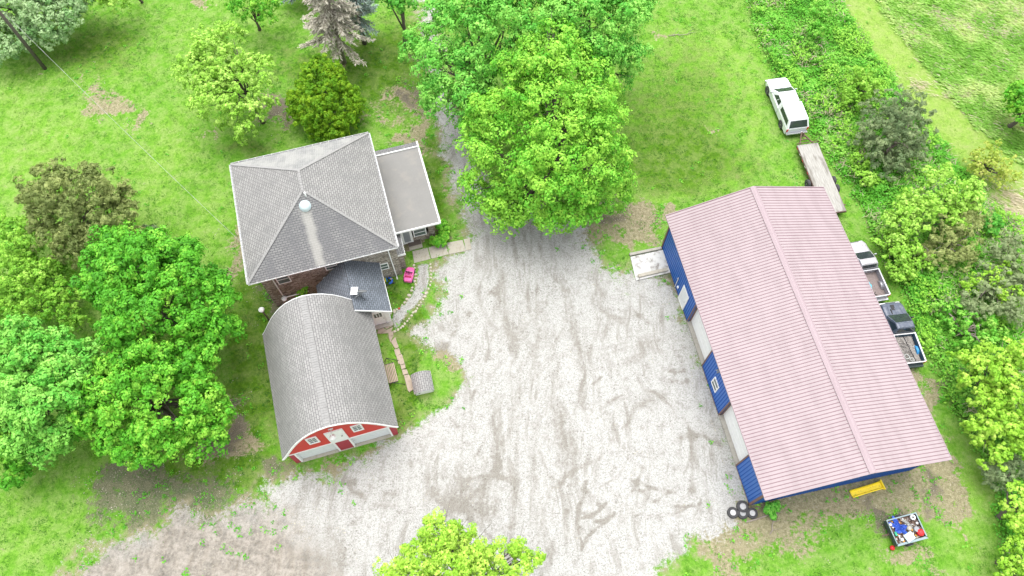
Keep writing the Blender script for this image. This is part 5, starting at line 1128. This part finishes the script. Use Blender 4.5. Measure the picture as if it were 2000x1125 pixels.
def blue_toy():
    p = G(760, 550, .25); t = thing('toy_rider', 'blue childs ride-on toy with a rainbow coloured back by the breezeway eave', 'toy', (p[0], p[1], 0), .3)
    mb = MB(); secs = []
    for k in range(7):
        a = -.2+k*.55; x, y = .24*math.sin(a), .1-.24*math.cos(a); secs.append([(x+.09*math.cos(b)*math.sin(a), y-.09*math.cos(b)*math.cos(a), .22+.08*math.sin(b)) for b in [j*1.05 for j in range(6)]])
    mb.loft(secs); mb.build('body', M['bluep'], t, True)
    mb = MB(); 
    for i, (m, x) in enumerate(((0, -.12), (1, -.18), (2, -.24), (3, -.30))): mb.box((x, .18, .28), (.05, .3-.03*i, .2), mi=i)
    mb.build('backrest', [M['bluep'], M['greenp'], M['yellow'], M['orange']], t)
    for x, y in ((-.25, -.15), (.28, -.12), (.1, .3)):
        w = wheel(t, x, y, .1, .08, 1)
    MB().tube([(.2, .05, .25), (.2, .05, .5), (.1, .05, .52), (.3, .05, .52)], .018, 6).build('handlebar', M['yellow'], t)
blue_toy()
mb = MB(); mb.lathe([(0, -.04), (.05, -.03), (.07, .02), (.04, .06), (0, .07)], n=10); o = mb.build('toy_ball', M['redp'], None, True); q = G(*Z4(1405, 577)); o.location = (q[0], q[1], gz(*q)+.06); tag(o, 'tiny red ball lying among the western border stones of the garden path', 'ball')
mb = MB(); mb.tube([(0, 0, .05), (.9, .25, .07), (2.0, .62, .05)], .05, 6); o = mb.build('timber', M['deadbark']); q = G(1457, 1020); o.location = (q[0], q[1], gz(*q)); tag(o, 'thin weathered timber pole on the dirt below the spare wheels', 'timber')
def branch(name, u, v, L, rz, lb, seed, n=9):
    rn = random.Random(seed); mb = MB(); pts = [(L*i/6-.5*L, rn.uniform(-.08, .08)*L*.5, .06+rn.uniform(0, .06)) for i in range(7)]
    mb.tube(pts, [.035, .033, .03, .026, .02, .015, .008], 6)
    for k in range(n):
        a = Vector(pts[rn.randint(1, 5)]); s = rn.choice((-1, 1)); b = a+Vector((rn.uniform(.1, .35)*L, s*rn.uniform(.1, .3)*L, rn.uniform(0, .15))); mb.tube([a, (a+b)/2+Vector((0, 0, .04)), b], [.016, .012, .005], 5)
    o = mb.build(name, M['deadbark']); q = G(u, v); o.location = (q[0], q[1], gz(*q)); o.rotation_euler = (0, 0, rz); tag(o, lb, 'branch')
branch('fallen_branch', 1510, 1020, 1.6, 1.2, 'bleached fallen branch on weedy dirt south of the pole barn', 2)
branch('fallen_branch', 1332, 68, 2.6, .1, 'pale fallen branch lying alone on the bright lawn right of the big maples', 3, 5)
#VEG
# ================================================================== VEGETATION
TR = 'broadleaf trees round the farmyard'
tree('maple_tree', 'large bright green maple overhanging the driveway, nearest the gravel yard', 'tree',
     [(1055, 285, 122, 6.5), (1095, 200, 88, 8.5), (1080, 115, 50, 10.5), (1140, 320, 76, 5.5), (988, 300, 76, 5.5), (1175, 250, 44, 6.5), (965, 225, 50, 7), (1090, 375, 75, 4.3), (1170, 365, 48, 3.8), (1082, 66, 24, 11.5), (1015, 130, 36, 9),
      (965, 365, 44, 4.2), (925, 375, 22, 3.6), (1075, 428, 24, 3.2), (1000, 408, 20, 3.2), (975, 428, 15, 2.6), (950, 388, 26, 3.2), (1078, 442, 20, 2.8), (1015, 418, 16, 2.8), (990, 440, 10, 2.4), (1050, 405, 26, 3.4), (1145, 120, 30, 9.5), (1195, 330, 26, 4.5)], 'maple', base=(1085, 390), clump=.80, per=84, leaf=.105, r0=.38, irr=.32, tintadd=.10)
tree('maple_tree', 'blue green maple shading the driveway just behind and left of the big bright maple', 'tree',
     [(880, 140, 58, 7), (930, 60, 80, 8.5), (860, 190, 38, 5), (990, 30, 80, 9.5), (910, 190, 45, 6), (875, 75, 40, 8), (955, 120, 60, 7.5), (880, 215, 26, 4), (815, 80, 18, 4.5), (800, 110, 10, 4), (835, 105, 18, 5), (1060, 10, 60, 10), (900, 5, 50, 9)], 'bluemaple', base=(960, 250), clump=.78, per=84, leaf=.105, r0=.34, irr=.32, tintadd=.06)
tree('maple_tree', 'dark green maple at the top edge, behind and right of the big bright maple', 'tree',
     [(1195, 50, 66, 8), (1212, 115, 42, 6), (1140, 20, 70, 9.5), (1225, 15, 42, 7.5), (1160, 90, 50, 8), (1190, 150, 34, 5), (1110, -20, 60, 10)], 'bluemaple', base=(1150, 160), clump=.78, per=84, leaf=.105, r0=.34, irr=.2, tintadd=.06)
tree('maple_tree', 'sliver of green tree at the top edge beside the driveway, right of the spruces', 'tree', [(785, -8, 30, 6), (760, -15, 25, 6)], 'bluemaple', clump=.5, per=60, leaf=.12)
tree('maple_tree', 'tallest green maple left of the red barn, with two broad domes', 'tree',
     [(310, 555, 88, 6.5), (245, 520, 64, 6), (375, 610, 78, 5.6), (300, 650, 74, 6.5), (410, 660, 50, 4.5), (350, 500, 34, 4.8), (205, 560, 36, 4.5), (255, 610, 46, 5.5), (350, 690, 62, 5.2), (230, 480, 30, 5)], 'maple', base=(340, 640), clump=.62, per=84, leaf=.105, r0=.32, tintadd=-.13, irr=.30)
tree('maple_tree', 'bright maple south of the double domed one, above the dark bare earth', 'tree',
     [(290, 790, 92, 5.5), (210, 775, 64, 5), (370, 800, 60, 4.5), (240, 850, 46, 4), (320, 850, 52, 4), (405, 790, 34, 3.6), (330, 740, 60, 5.5), (400, 850, 36, 3), (180, 810, 32, 4)], 'maple', base=(320, 800), clump=.62, per=84, leaf=.105, r0=.3, tintadd=-.03, irr=.30)
tree('maple_tree', 'blue green maple at the left edge in front of the brush', 'tree',
     [(95, 770, 62, 6.6), (90, 740, 78, 6), (40, 690, 55, 6), (140, 700, 42, 5.5), (60, 820, 62, 5), (135, 810, 52, 4.8), (10, 770, 45, 5), (165, 740, 30, 4.8), (100, 860, 36, 4)], 'bluemaple', base=(110, 770), clump=.62, per=84, leaf=.11, r0=.28, tintadd=.10, irr=.30)
tree('tree', 'dark green tree at the far left below the blue green maple', 'tree', [(15, 890, 40, 3), (30, 930, 22, 2), (-10, 850, 40, 4), (50, 895, 22, 2.2)], 'maple', clump=.45, leaf=.1, tintadd=-.16)
tree('evergreen_tree', 'olive brown evergreen with bare twigs left of the house lawn', 'evergreen',
     [(150, 400, 66, 5), (205, 440, 52, 4.2), (110, 375, 46, 5), (170, 470, 48, 3.5), (120, 440, 50, 4), (230, 400, 34, 4), (70, 380, 24, 4.5), (240, 470, 34, 3), (190, 365, 36, 5)], 'cedar', base=(180, 480), clump=.40, per=44, leaf=.13, dens=.85, r0=.2, irr=.55, aspect=.35, bark='deadbark')
tree('shrub', 'light green brush patch between the olive evergreen and the blue green maple', 'shrub', [(45, 500, 48, 3), (30, 450, 30, 3), (90, 540, 40, 2.6), (30, 560, 50, 3)], 'lime', clump=.42, per=40, leaf=.085, dens=.8, r0=.1, tintadd=-.22, irr=.55)
tree('shrub', 'yellowish brush patch at the left edge behind the blue green maple', 'shrub', [(50, 600, 46, 2.6), (120, 590, 40, 2.2), (150, 620, 26, 2), (10, 620, 30, 2.5), (110, 520, 30, 2.2)], 'lime', clump=.42, per=40, leaf=.085, dens=.7, r0=.1, tintadd=-.3, irr=.55)
tree('shrub', 'low dark evergreen shrub peeking out above the double domed maple', 'shrub', [(292, 462, 18, 1.5), (312, 470, 13, 1.2)], 'pine', clump=.28, per=40, leaf=.08, r0=.06)
tree('shrub', 'tiny dark evergreen shrub alone on the lawn edge right of the domed maple', 'shrub', [(350, 488, 13, .5), (366, 484, 8, .4)], 'pine', clump=.2, per=30, leaf=.07, r0=.04, tintadd=-.1)
tree('broadleaf_tree', 'silvery green tree in the top left corner behind the utility pole', 'tree', [(70, 10, 66, 3.0), (125, 25, 42, 3.0), (15, 80, 40, 2.2), (150, -5, 36, 3.2), (-5, 30, 52, 2.8), (95, 60, 34, 2.4), (50, 70, 30, 2.2)], 'silver', base=(50, 40), clump=.5, per=70, leaf=.11, r0=.2, irr=.22, tintadd=.14)
tree('broadleaf_tree', 'lime green tree cut off by the top edge beside the silvery tree', 'tree', [(225, -8, 28, 3.5), (200, -12, 22, 3.5), (250, -5, 18, 3)], 'lime', base=(278, 4), clump=.4, per=34, leaf=.1, dens=.7, r0=.13, irr=.3)
tree('broadleaf_tree', 'small open crowned green tree at the top edge left of the dead spruce', 'tree', [(492, 15, 32, 3.4), (515, 35, 18, 2.6), (465, 5, 22, 3.5), (530, 8, 18, 3)], 'maple', base=(507, 58), clump=.32, per=26, leaf=.085, dens=.6, r0=.14, irr=.4)
tree('broadleaf_tree', 'lime green airy tree on the mulch bed above the farmhouse roof', 'tree',
     [(430, 105, 50, 5.6), (475, 160, 48, 4.6), (400, 150, 40, 5), (470, 220, 40, 3.4), (430, 200, 42, 4.4), (500, 130, 30, 5), (370, 125, 24, 5.2), (505, 195, 30, 3.6), (395, 205, 26, 4.2), (475, 255, 22, 2.2), (455, 75, 22, 6)], 'lime', base=(515, 240), clump=.40, per=36, leaf=.095, dens=.62, r0=.17, irr=.4, tintadd=.02)
tree('evergreen_bush', 'rounded yellow green evergreen bush behind the farmhouse roof', 'bush', [(635, 205, 62, 2.0), (632, 165, 42, 3.0), (600, 210, 34, 1.6), (670, 215, 38, 1.6), (630, 135, 22, 3.8), (640, 245, 40, 1.2)], 'yew', clump=.30, per=60, leaf=.085, dens=1, r0=.12, irr=.25, aspect=.45)
# conifers with visible limbs
def spruce(label, base, hgt, rad, twig, dens, lm, z0=.8, group='spruces at the top edge', seed=0, bark='deadbark'):
    x, y = G(*base); t = thing('spruce_tree', label, 'spruce', (x, y, gz(x, y)), 0, group); rn = random.Random(seed)
    mb = MB(); mb.tube([(0, 0, -.2), (.05, 0, hgt*.5), (0, .05, hgt)], [.24, .15, .03], 9); mb.build('trunk', M[bark], t, True)
    br = MB(); P = []; N = []; F = []; z = z0+1.2
    while z < hgt-.3:
        rr = rad*(1-(z/hgt))**.8
        for k in range(6):
            a = rn.uniform(0, 6.28); L = rr*rn.uniform(.65, 1.1); e = Vector((math.cos(a)*L, math.sin(a)*L, -L*.22+rn.uniform(-.1, .3)))
            o = Vector((0, 0, z)); pts = [o, o+e*.5+Vector((0, 0, .12*L*.4)), o+e]; br.tube(pts, [.035, .022, .007], 5)
            nt = int(L*dens)
            for j in range(nt):
                f = rn.uniform(.18, 1); p = o.lerp(o+e, f); d = Vector((math.cos(a+rn.choice((-1, 1))*rn.uniform(.5, 1.2)), math.sin(a+rn.choice((-1, 1))*rn.uniform(.3, 1.0)), rn.uniform(-.5, .1)))
                q = p+d*rn.uniform(.05, .38)*(1.2-f*.5)*min(1, L/1.5); P.append(q); N.append((rn.gauss(0, .5), rn.gauss(0, .5), 1)); F.append(d)
                if j % 3 == 0: br.tube([p, q], [.008, .004], 3)
        z += .26
    br.build('branches', M[bark], t)
    P = np.array([tuple(p) for p in P]); o = leaves('needles', P, np.array(N), np.full(len(P), twig), .35+.5*RNG.random(len(P)), LM[lm], t, .28, np.array([tuple(f) for f in F]))
    return t
spruce('dead tan spruce with bare drooping branches, at the top edge above the round bush', (672, 122), 11, 4.3, .17, 40, 'dead', 2.0, seed=3)
spruce('live bluish spruce with dark trunk just right of the dead spruce', (712, 84), 11, 2.9, .15, 42, 'spruce', 1.6, seed=4, bark='bark')
spruce('pale blue spruce cut off by the top edge left of the dead spruce', (598, 2), 9, 2.6, .16, 60, 'spruce', .4, seed=5, bark='bark')
# bottom tree, near the camera
tree('broadleaf_tree', 'yellow green tree with pale buds rising at the bottom edge of the gravel', 'tree',
     [(880, 1095, 62, 9), (855, 1045, 34, 10), (820, 1110, 50, 8.5), (930, 1070, 30, 9), (970, 1110, 44, 8.5), (900, 1160, 90, 8), (1020, 1100, 24, 8.5), (1045, 1085, 12, 8.8), (770, 1115, 28, 8), (850, 1018, 16, 10.4), (895, 1045, 22, 9.6), (1010, 1075, 12, 9)], 'yellow', base=(925, 1145), clump=.36, per=64, leaf=.062, dens=.9, r0=.2, irr=.3, tintadd=.02)
# hedgerow on the right: shrubs one can tell apart
HG = 'shrubs and small trees in the right hand thicket'
for nm, lb, cat, lob, lm, kw in [
    ('pine_tree', 'grey green pine with thin lower side, in the thicket beside the flatbed trailer', 'pine', [(1745, 240, 56, 2.6), (1715, 275, 40, 1.8), (1770, 285, 38, 1.8), (1735, 310, 34, 1.2), (1780, 225, 24, 2.8)], 'pine', dict(clump=.30, per=34, leaf=.13, dens=.6, aspect=.3, irr=.55, tintadd=.1, base=(1725, 325), bark='deadbark')),
    ('shrub', 'bright green shrub in the thicket straight right of the white pickup', 'shrub', [(1678, 160, 28, 1.6), (1665, 185, 24, 1.3), (1695, 178, 20, 1.2)], 'lime', dict(clump=.34, per=34, leaf=.085, dens=.9, tintadd=-.16, irr=.55)),
    ('shrub', 'tall narrow green shrub at the top of the thicket beside the mown path', 'shrub', [(1600, 30, 20, 2.2), (1592, 60, 18, 1.6), (1582, 82, 12, 1)], 'brush', dict(clump=.34, per=34, leaf=.08, irr=.55)),
    ('shrub', 'small lime sapling just below the grey green pine', 'shrub', [(1678, 315, 15, .9)], 'lime', dict(clump=.26, per=22, leaf=.08, tintadd=-.1)),
    ('shrub', 'small lime sapling in the thicket right of the trailer tail end', 'shrub', [(1692, 352, 14, .8), (1680, 345, 8, .8)], 'lime', dict(clump=.24, per=22, leaf=.08)),
    ('broadleaf_tree', 'spreading lime green tree in the thicket right of the silver pickup', 'tree', [(1850, 375, 40, 3.2), (1810, 400, 38, 2.9), (1780, 425, 34, 2.6), (1885, 385, 30, 3), (1860, 425, 24, 2.6), (1830, 360, 26, 3.2), (1745, 440, 22, 2.2), (1900, 370, 18, 2.8)], 'lime', dict(clump=.36, per=34, leaf=.09, dens=.72, irr=.55, base=(1830, 460), r0=.12)),
    ('shrub', 'lime green low shrub right beside the bonnet of the silver pickup', 'shrub', [(1760, 495, 34, 1.3), (1738, 475, 24, 1.2), (1790, 510, 24, 1.1), (1755, 530, 22, .9)], 'lime', dict(clump=.32, per=30, leaf=.085, tintadd=-.12, dens=.8, irr=.55)),
    ('shrub', 'pale golden green shrub where the mown path meets the thicket', 'shrub', [(1935, 315, 34, 1.2), (1905, 325, 24, 1), (1955, 345, 24, .9)], 'gold', dict(clump=.30, per=22, leaf=.08, dens=.5, irr=.55)),
    ('bush', 'compact round dark green bush right of the spreading lime tree', 'bush', [(1938, 440, 15, 1), (1930, 428, 10, 1)], 'bluemaple', dict(clump=.24, per=44, leaf=.075, tintadd=-.1)),
    ('evergreen_tree', 'brownish half dead cedar below the spreading lime tree', 'evergreen', [(1870, 460, 38, 2), (1845, 490, 32, 1.6), (1890, 430, 28, 2.2), (1885, 500, 26, 1.4), (1815, 500, 20, 1.6)], 'cedar', dict(clump=.30, per=30, leaf=.12, dens=.55, tintadd=.22, aspect=.3, irr=.55, bark='deadbark')),
    ('evergreen_tree', 'grey green juniper thicket at the right edge below the round dark bush', 'evergreen', [(1960, 500, 40, 1.6), (1985, 550, 40, 1.8), (1930, 560, 34, 1.6), (1900, 600, 34, 1.4), (1965, 610, 36, 1.4)], 'pine', dict(clump=.32, per=30, leaf=.12, dens=.5, aspect=.3, irr=.6, tintadd=.34, bark='deadbark')),
    ('shrub', 'scattered yellow green shrub at the right edge among the grey junipers', 'shrub', [(1930, 545, 22, 2.2), (1960, 570, 18, 2), (1900, 560, 16, 2), (1985, 575, 14, 2.2), (1965, 525, 10, 2)], 'yellow', dict(clump=.30, per=20, leaf=.085, dens=.5, irr=.4, tintadd=-.08)),
    ('shrub', 'grey green twiggy shrub right of the navy pickup', 'shrub', [(1880, 650, 34, 1.2), (1850, 610, 26, 1.1), (1905, 660, 30, 1.2), (1930, 640, 26, 1.2)], 'brush', dict(clump=.30, per=26, leaf=.09, dens=.5, aspect=.6, tintadd=.0, irr=.55, bark='deadbark')),
    ('broadleaf_tree', 'largest yellow green tree filling the right edge beside the pole barn', 'tree', [(1950, 720, 50, 3.4), (1920, 770, 42, 3), (1970, 790, 46, 3), (1895, 730, 32, 2.8), (1940, 840, 38, 2.8), (1990, 700, 34, 3.4), (1985, 860, 34, 2.8), (1870, 710, 18, 2.6), (1925, 690, 22, 3), (1930, 890, 22, 2.2)], 'yellow', dict(clump=.40, per=36, leaf=.10, dens=.74, irr=.55, r0=.14, tintadd=-.08)),
    ('evergreen_tree', 'small grey green juniper below the largest yellow green tree', 'evergreen', [(1950, 930, 26, 1.4), (1975, 915, 24, 1.3), (1935, 915, 14, 1.2)], 'pine', dict(clump=.26, per=34, leaf=.10, aspect=.3, tintadd=.12, bark='deadbark')),
    ('shrub', 'yellow green shrub at the lower right edge level with the junk cart', 'shrub', [(1990, 985, 30, 2.2), (1975, 960, 16, 2), (1995, 1030, 26, 2.1)], 'yellow', dict(clump=.34, per=32, leaf=.09, dens=.7, irr=.3, tintadd=-.06)),
    ('shrub', 'yellow green shrub in the bottom right corner', 'shrub', [(1985, 1095, 30, 2), (2005, 1070, 20, 2), (1975, 1125, 20, 1.8)], 'yellow', dict(clump=.34, per=32, leaf=.09, dens=.7, irr=.3, tintadd=-.12)),
    ('broadleaf_tree', 'green tree cut off by the right edge beside the rough field', 'tree', [(1998, 195, 30, 2.6), (2015, 220, 36, 2.4), (1985, 215, 14, 1.8)], 'maple', dict(clump=.38, per=46, leaf=.10, tintadd=.0)),
]:
    tree(nm, lb, cat, lob, lm, group=HG, **kw)
# garden plants
for nm, lb, lob, lm in [('hosta_plant', 'leafy green plant by the porch corner under the flat roof edge', [(864, 442, 11, .55), (868, 452, 8, .4)], 'maple'),
                        ('hosta_plant', 'leafy green plant beside the walkway slabs, the lower of the pair', [(852, 472, 9, .4), (867, 464, 9, .4), (860, 474, 8, .35)], 'maple'),
                        ('garden_plant', 'dark green plant growing in the gap between farmhouse and red barn roof', [(591, 568, 9, 1.2), (595, 560, 7, 1.5), (588, 574, 7, .9)], 'maple'),
                        ('weed_plant', 'broad leaved weed at the blue corner of the pole barn by the spare wheels', [(1500, 993, 9, .35), (1512, 987, 8, .35), (1505, 1005, 7, .25)], 'bluemaple'),
                        ('weed_plant', 'small weed below the eave corner behind the house porch', [(672, 0, 1, .2), (757, 352, 1, .2)], 'maple')][:4]:
    tree(nm, lb, 'plant', lob, lm, clump=.16, per=26, leaf=.085 if 'dark' not in lb else .06, r0=.02, dens=1.2, low=-.1, tintadd=.04, aspect=.9)

# ---- undergrowth, field grass, lawn grass, litter: uncountable ground cover
def scatter(name, n, weight, box, size, mat, zf, tint, tilt=.6, aspect=.7, clumpy=1, spread=.12, flip=None, label=None):
    x = RNG.uniform(box[0], box[1], n*3); y = RNG.uniform(box[2], box[3], n*3)
    wv = weight(x, y); ok = RNG.random(len(x)) < wv; x, y = x[ok][:n], y[ok][:n]
    if clumpy > 1:
        x = np.repeat(x, clumpy)+RNG.normal(0, spread, len(x)*clumpy); y = np.repeat(y, clumpy)+RNG.normal(0, spread, len(y)*clumpy)
    z = samp(GZ, x, y)+zf(x, y); m = len(x)
    N = np.stack([RNG.normal(0, tilt, m), RNG.normal(0, tilt, m), np.ones(m)], -1)
    o = leaves(name, np.stack([x, y, z], -1), N, size*(.6+.8*RNG.random(m)), tint(x, y)+.3*(RNG.random(m)-.5), mat, None, aspect, flip)
    return tag(o, label, kind='stuff')
bA = (14, 48, 2, 62)
wwf = lambda x, y: samp(GD[4], x, y)
pthf = lambda x, y: samp(GD[6], x, y); fldf = lambda x, y: samp(GD[5], x, y)
hN = lambda x, y: fbm(x, y, .75, 77)
scatter('undergrowth', 34000, lambda x, y: wwf(x, y)*(1-pthf(x, y))*(.35+.65*(hN(x, y) > .38)), bA, .085, LM['brush'],
        lambda x, y: wwf(x, y)*np.clip(hN(x, y)-.25, 0, 1)*1.5*RNG.random(len(x))**.5+.05, lambda x, y: .15+.55*fbm(x, y, .45, 78)+.25*hN(x, y), .6, .8, 6, .17)
scatter('undergrowth', 9000, lambda x, y: wwf(x, y)*(1-pthf(x, y))*(fbm(x, y, .5, 91) > .56), bA, .09, LM['lime'],
        lambda x, y: wwf(x, y)*.5+.5*RNG.random(len(x)), lambda x, y: .2+.3*fbm(x, y, .6, 79), .5, .8, 7, .16)
scatter('dead_stalks', 4500, lambda x, y: wwf(x, y)*(1-pthf(x, y))*(fbm(x, y, .4, 95) > .5), bA, .22, LM['straw'],
        lambda x, y: wwf(x, y)*(.3+.6*RNG.random(len(x))), lambda x, y: .4+0*x, .9, .10, 5, .2)
fdir = np.array([[.82, -.55, .1]])
scatter('field_grass', 30000, lambda x, y: fldf(x, y)*(1-pthf(x, y)), (20, 62, 36, 62), .20, LM['field'], lambda x, y: .06+.25*RNG.random(len(x))*fbm(x, y, .9, 83), lambda x, y: .52+1.1*(fbm(x, y, .5, 81)-.45), .5, .22, 4, .16, fdir)
scatter('dry_grass', 12000, lambda x, y: np.clip(samp(GD[13], x, y)*1.3+.10*fldf(x, y), 0, 1), (20, 62, 25, 62), .24, LM['straw'], lambda x, y: .05+.12*RNG.random(len(x)), lambda x, y: .2+.6*fbm(x, y, .8, 82), .5, .10, 4, .18, fdir)
grf = lambda x, y: samp(GD[3], x, y); drf = lambda x, y: samp(GD[9], x, y); dkf = lambda x, y: samp(GD[10], x, y)
bL = (-50, 40, -1, 60)
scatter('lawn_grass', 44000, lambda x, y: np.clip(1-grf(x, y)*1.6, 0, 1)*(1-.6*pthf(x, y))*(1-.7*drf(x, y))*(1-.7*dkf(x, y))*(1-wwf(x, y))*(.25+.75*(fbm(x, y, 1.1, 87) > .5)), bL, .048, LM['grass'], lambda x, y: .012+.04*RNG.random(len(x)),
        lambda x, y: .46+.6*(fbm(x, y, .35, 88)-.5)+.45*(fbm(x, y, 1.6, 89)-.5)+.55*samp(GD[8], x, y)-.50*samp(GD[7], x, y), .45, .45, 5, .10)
scatter('weeds', 2300, lambda x, y: np.clip((drf(x, y)+dkf(x, y)+np.exp(-((grf(x, y)-.35)/.25)**2)*.8)*1.2*(fbm(x, y, .6, 90) > .47), 0, 1), bL, .065, LM['maple'], lambda x, y: .03+.07*RNG.random(len(x)), lambda x, y: .25+.5*fbm(x, y, .7, 92), .5, .7, 12, .11)
scatter('weeds', 170, lambda x, y: np.clip(grf(x, y)*(fbm(x, y, .25, 93) > .56), 0, 1)*(1-np.exp(-((x-3)/9)**2)), bL, .05, LM['maple'], lambda x, y: .02+.05*RNG.random(len(x)), lambda x, y: .35+0*x, .5, .7, 10, .08)
scatter('leaf_litter', 4200, lambda x, y: np.clip(dkf(x, y)+drf(x, y)*.4+.02*grf(x, y), 0, 1), bL, .045, LM['dead'], lambda x, y: .015+.02*RNG.random(len(x)), lambda x, y: RNG.random(len(x))*.35, .3, .6, 5, .22)
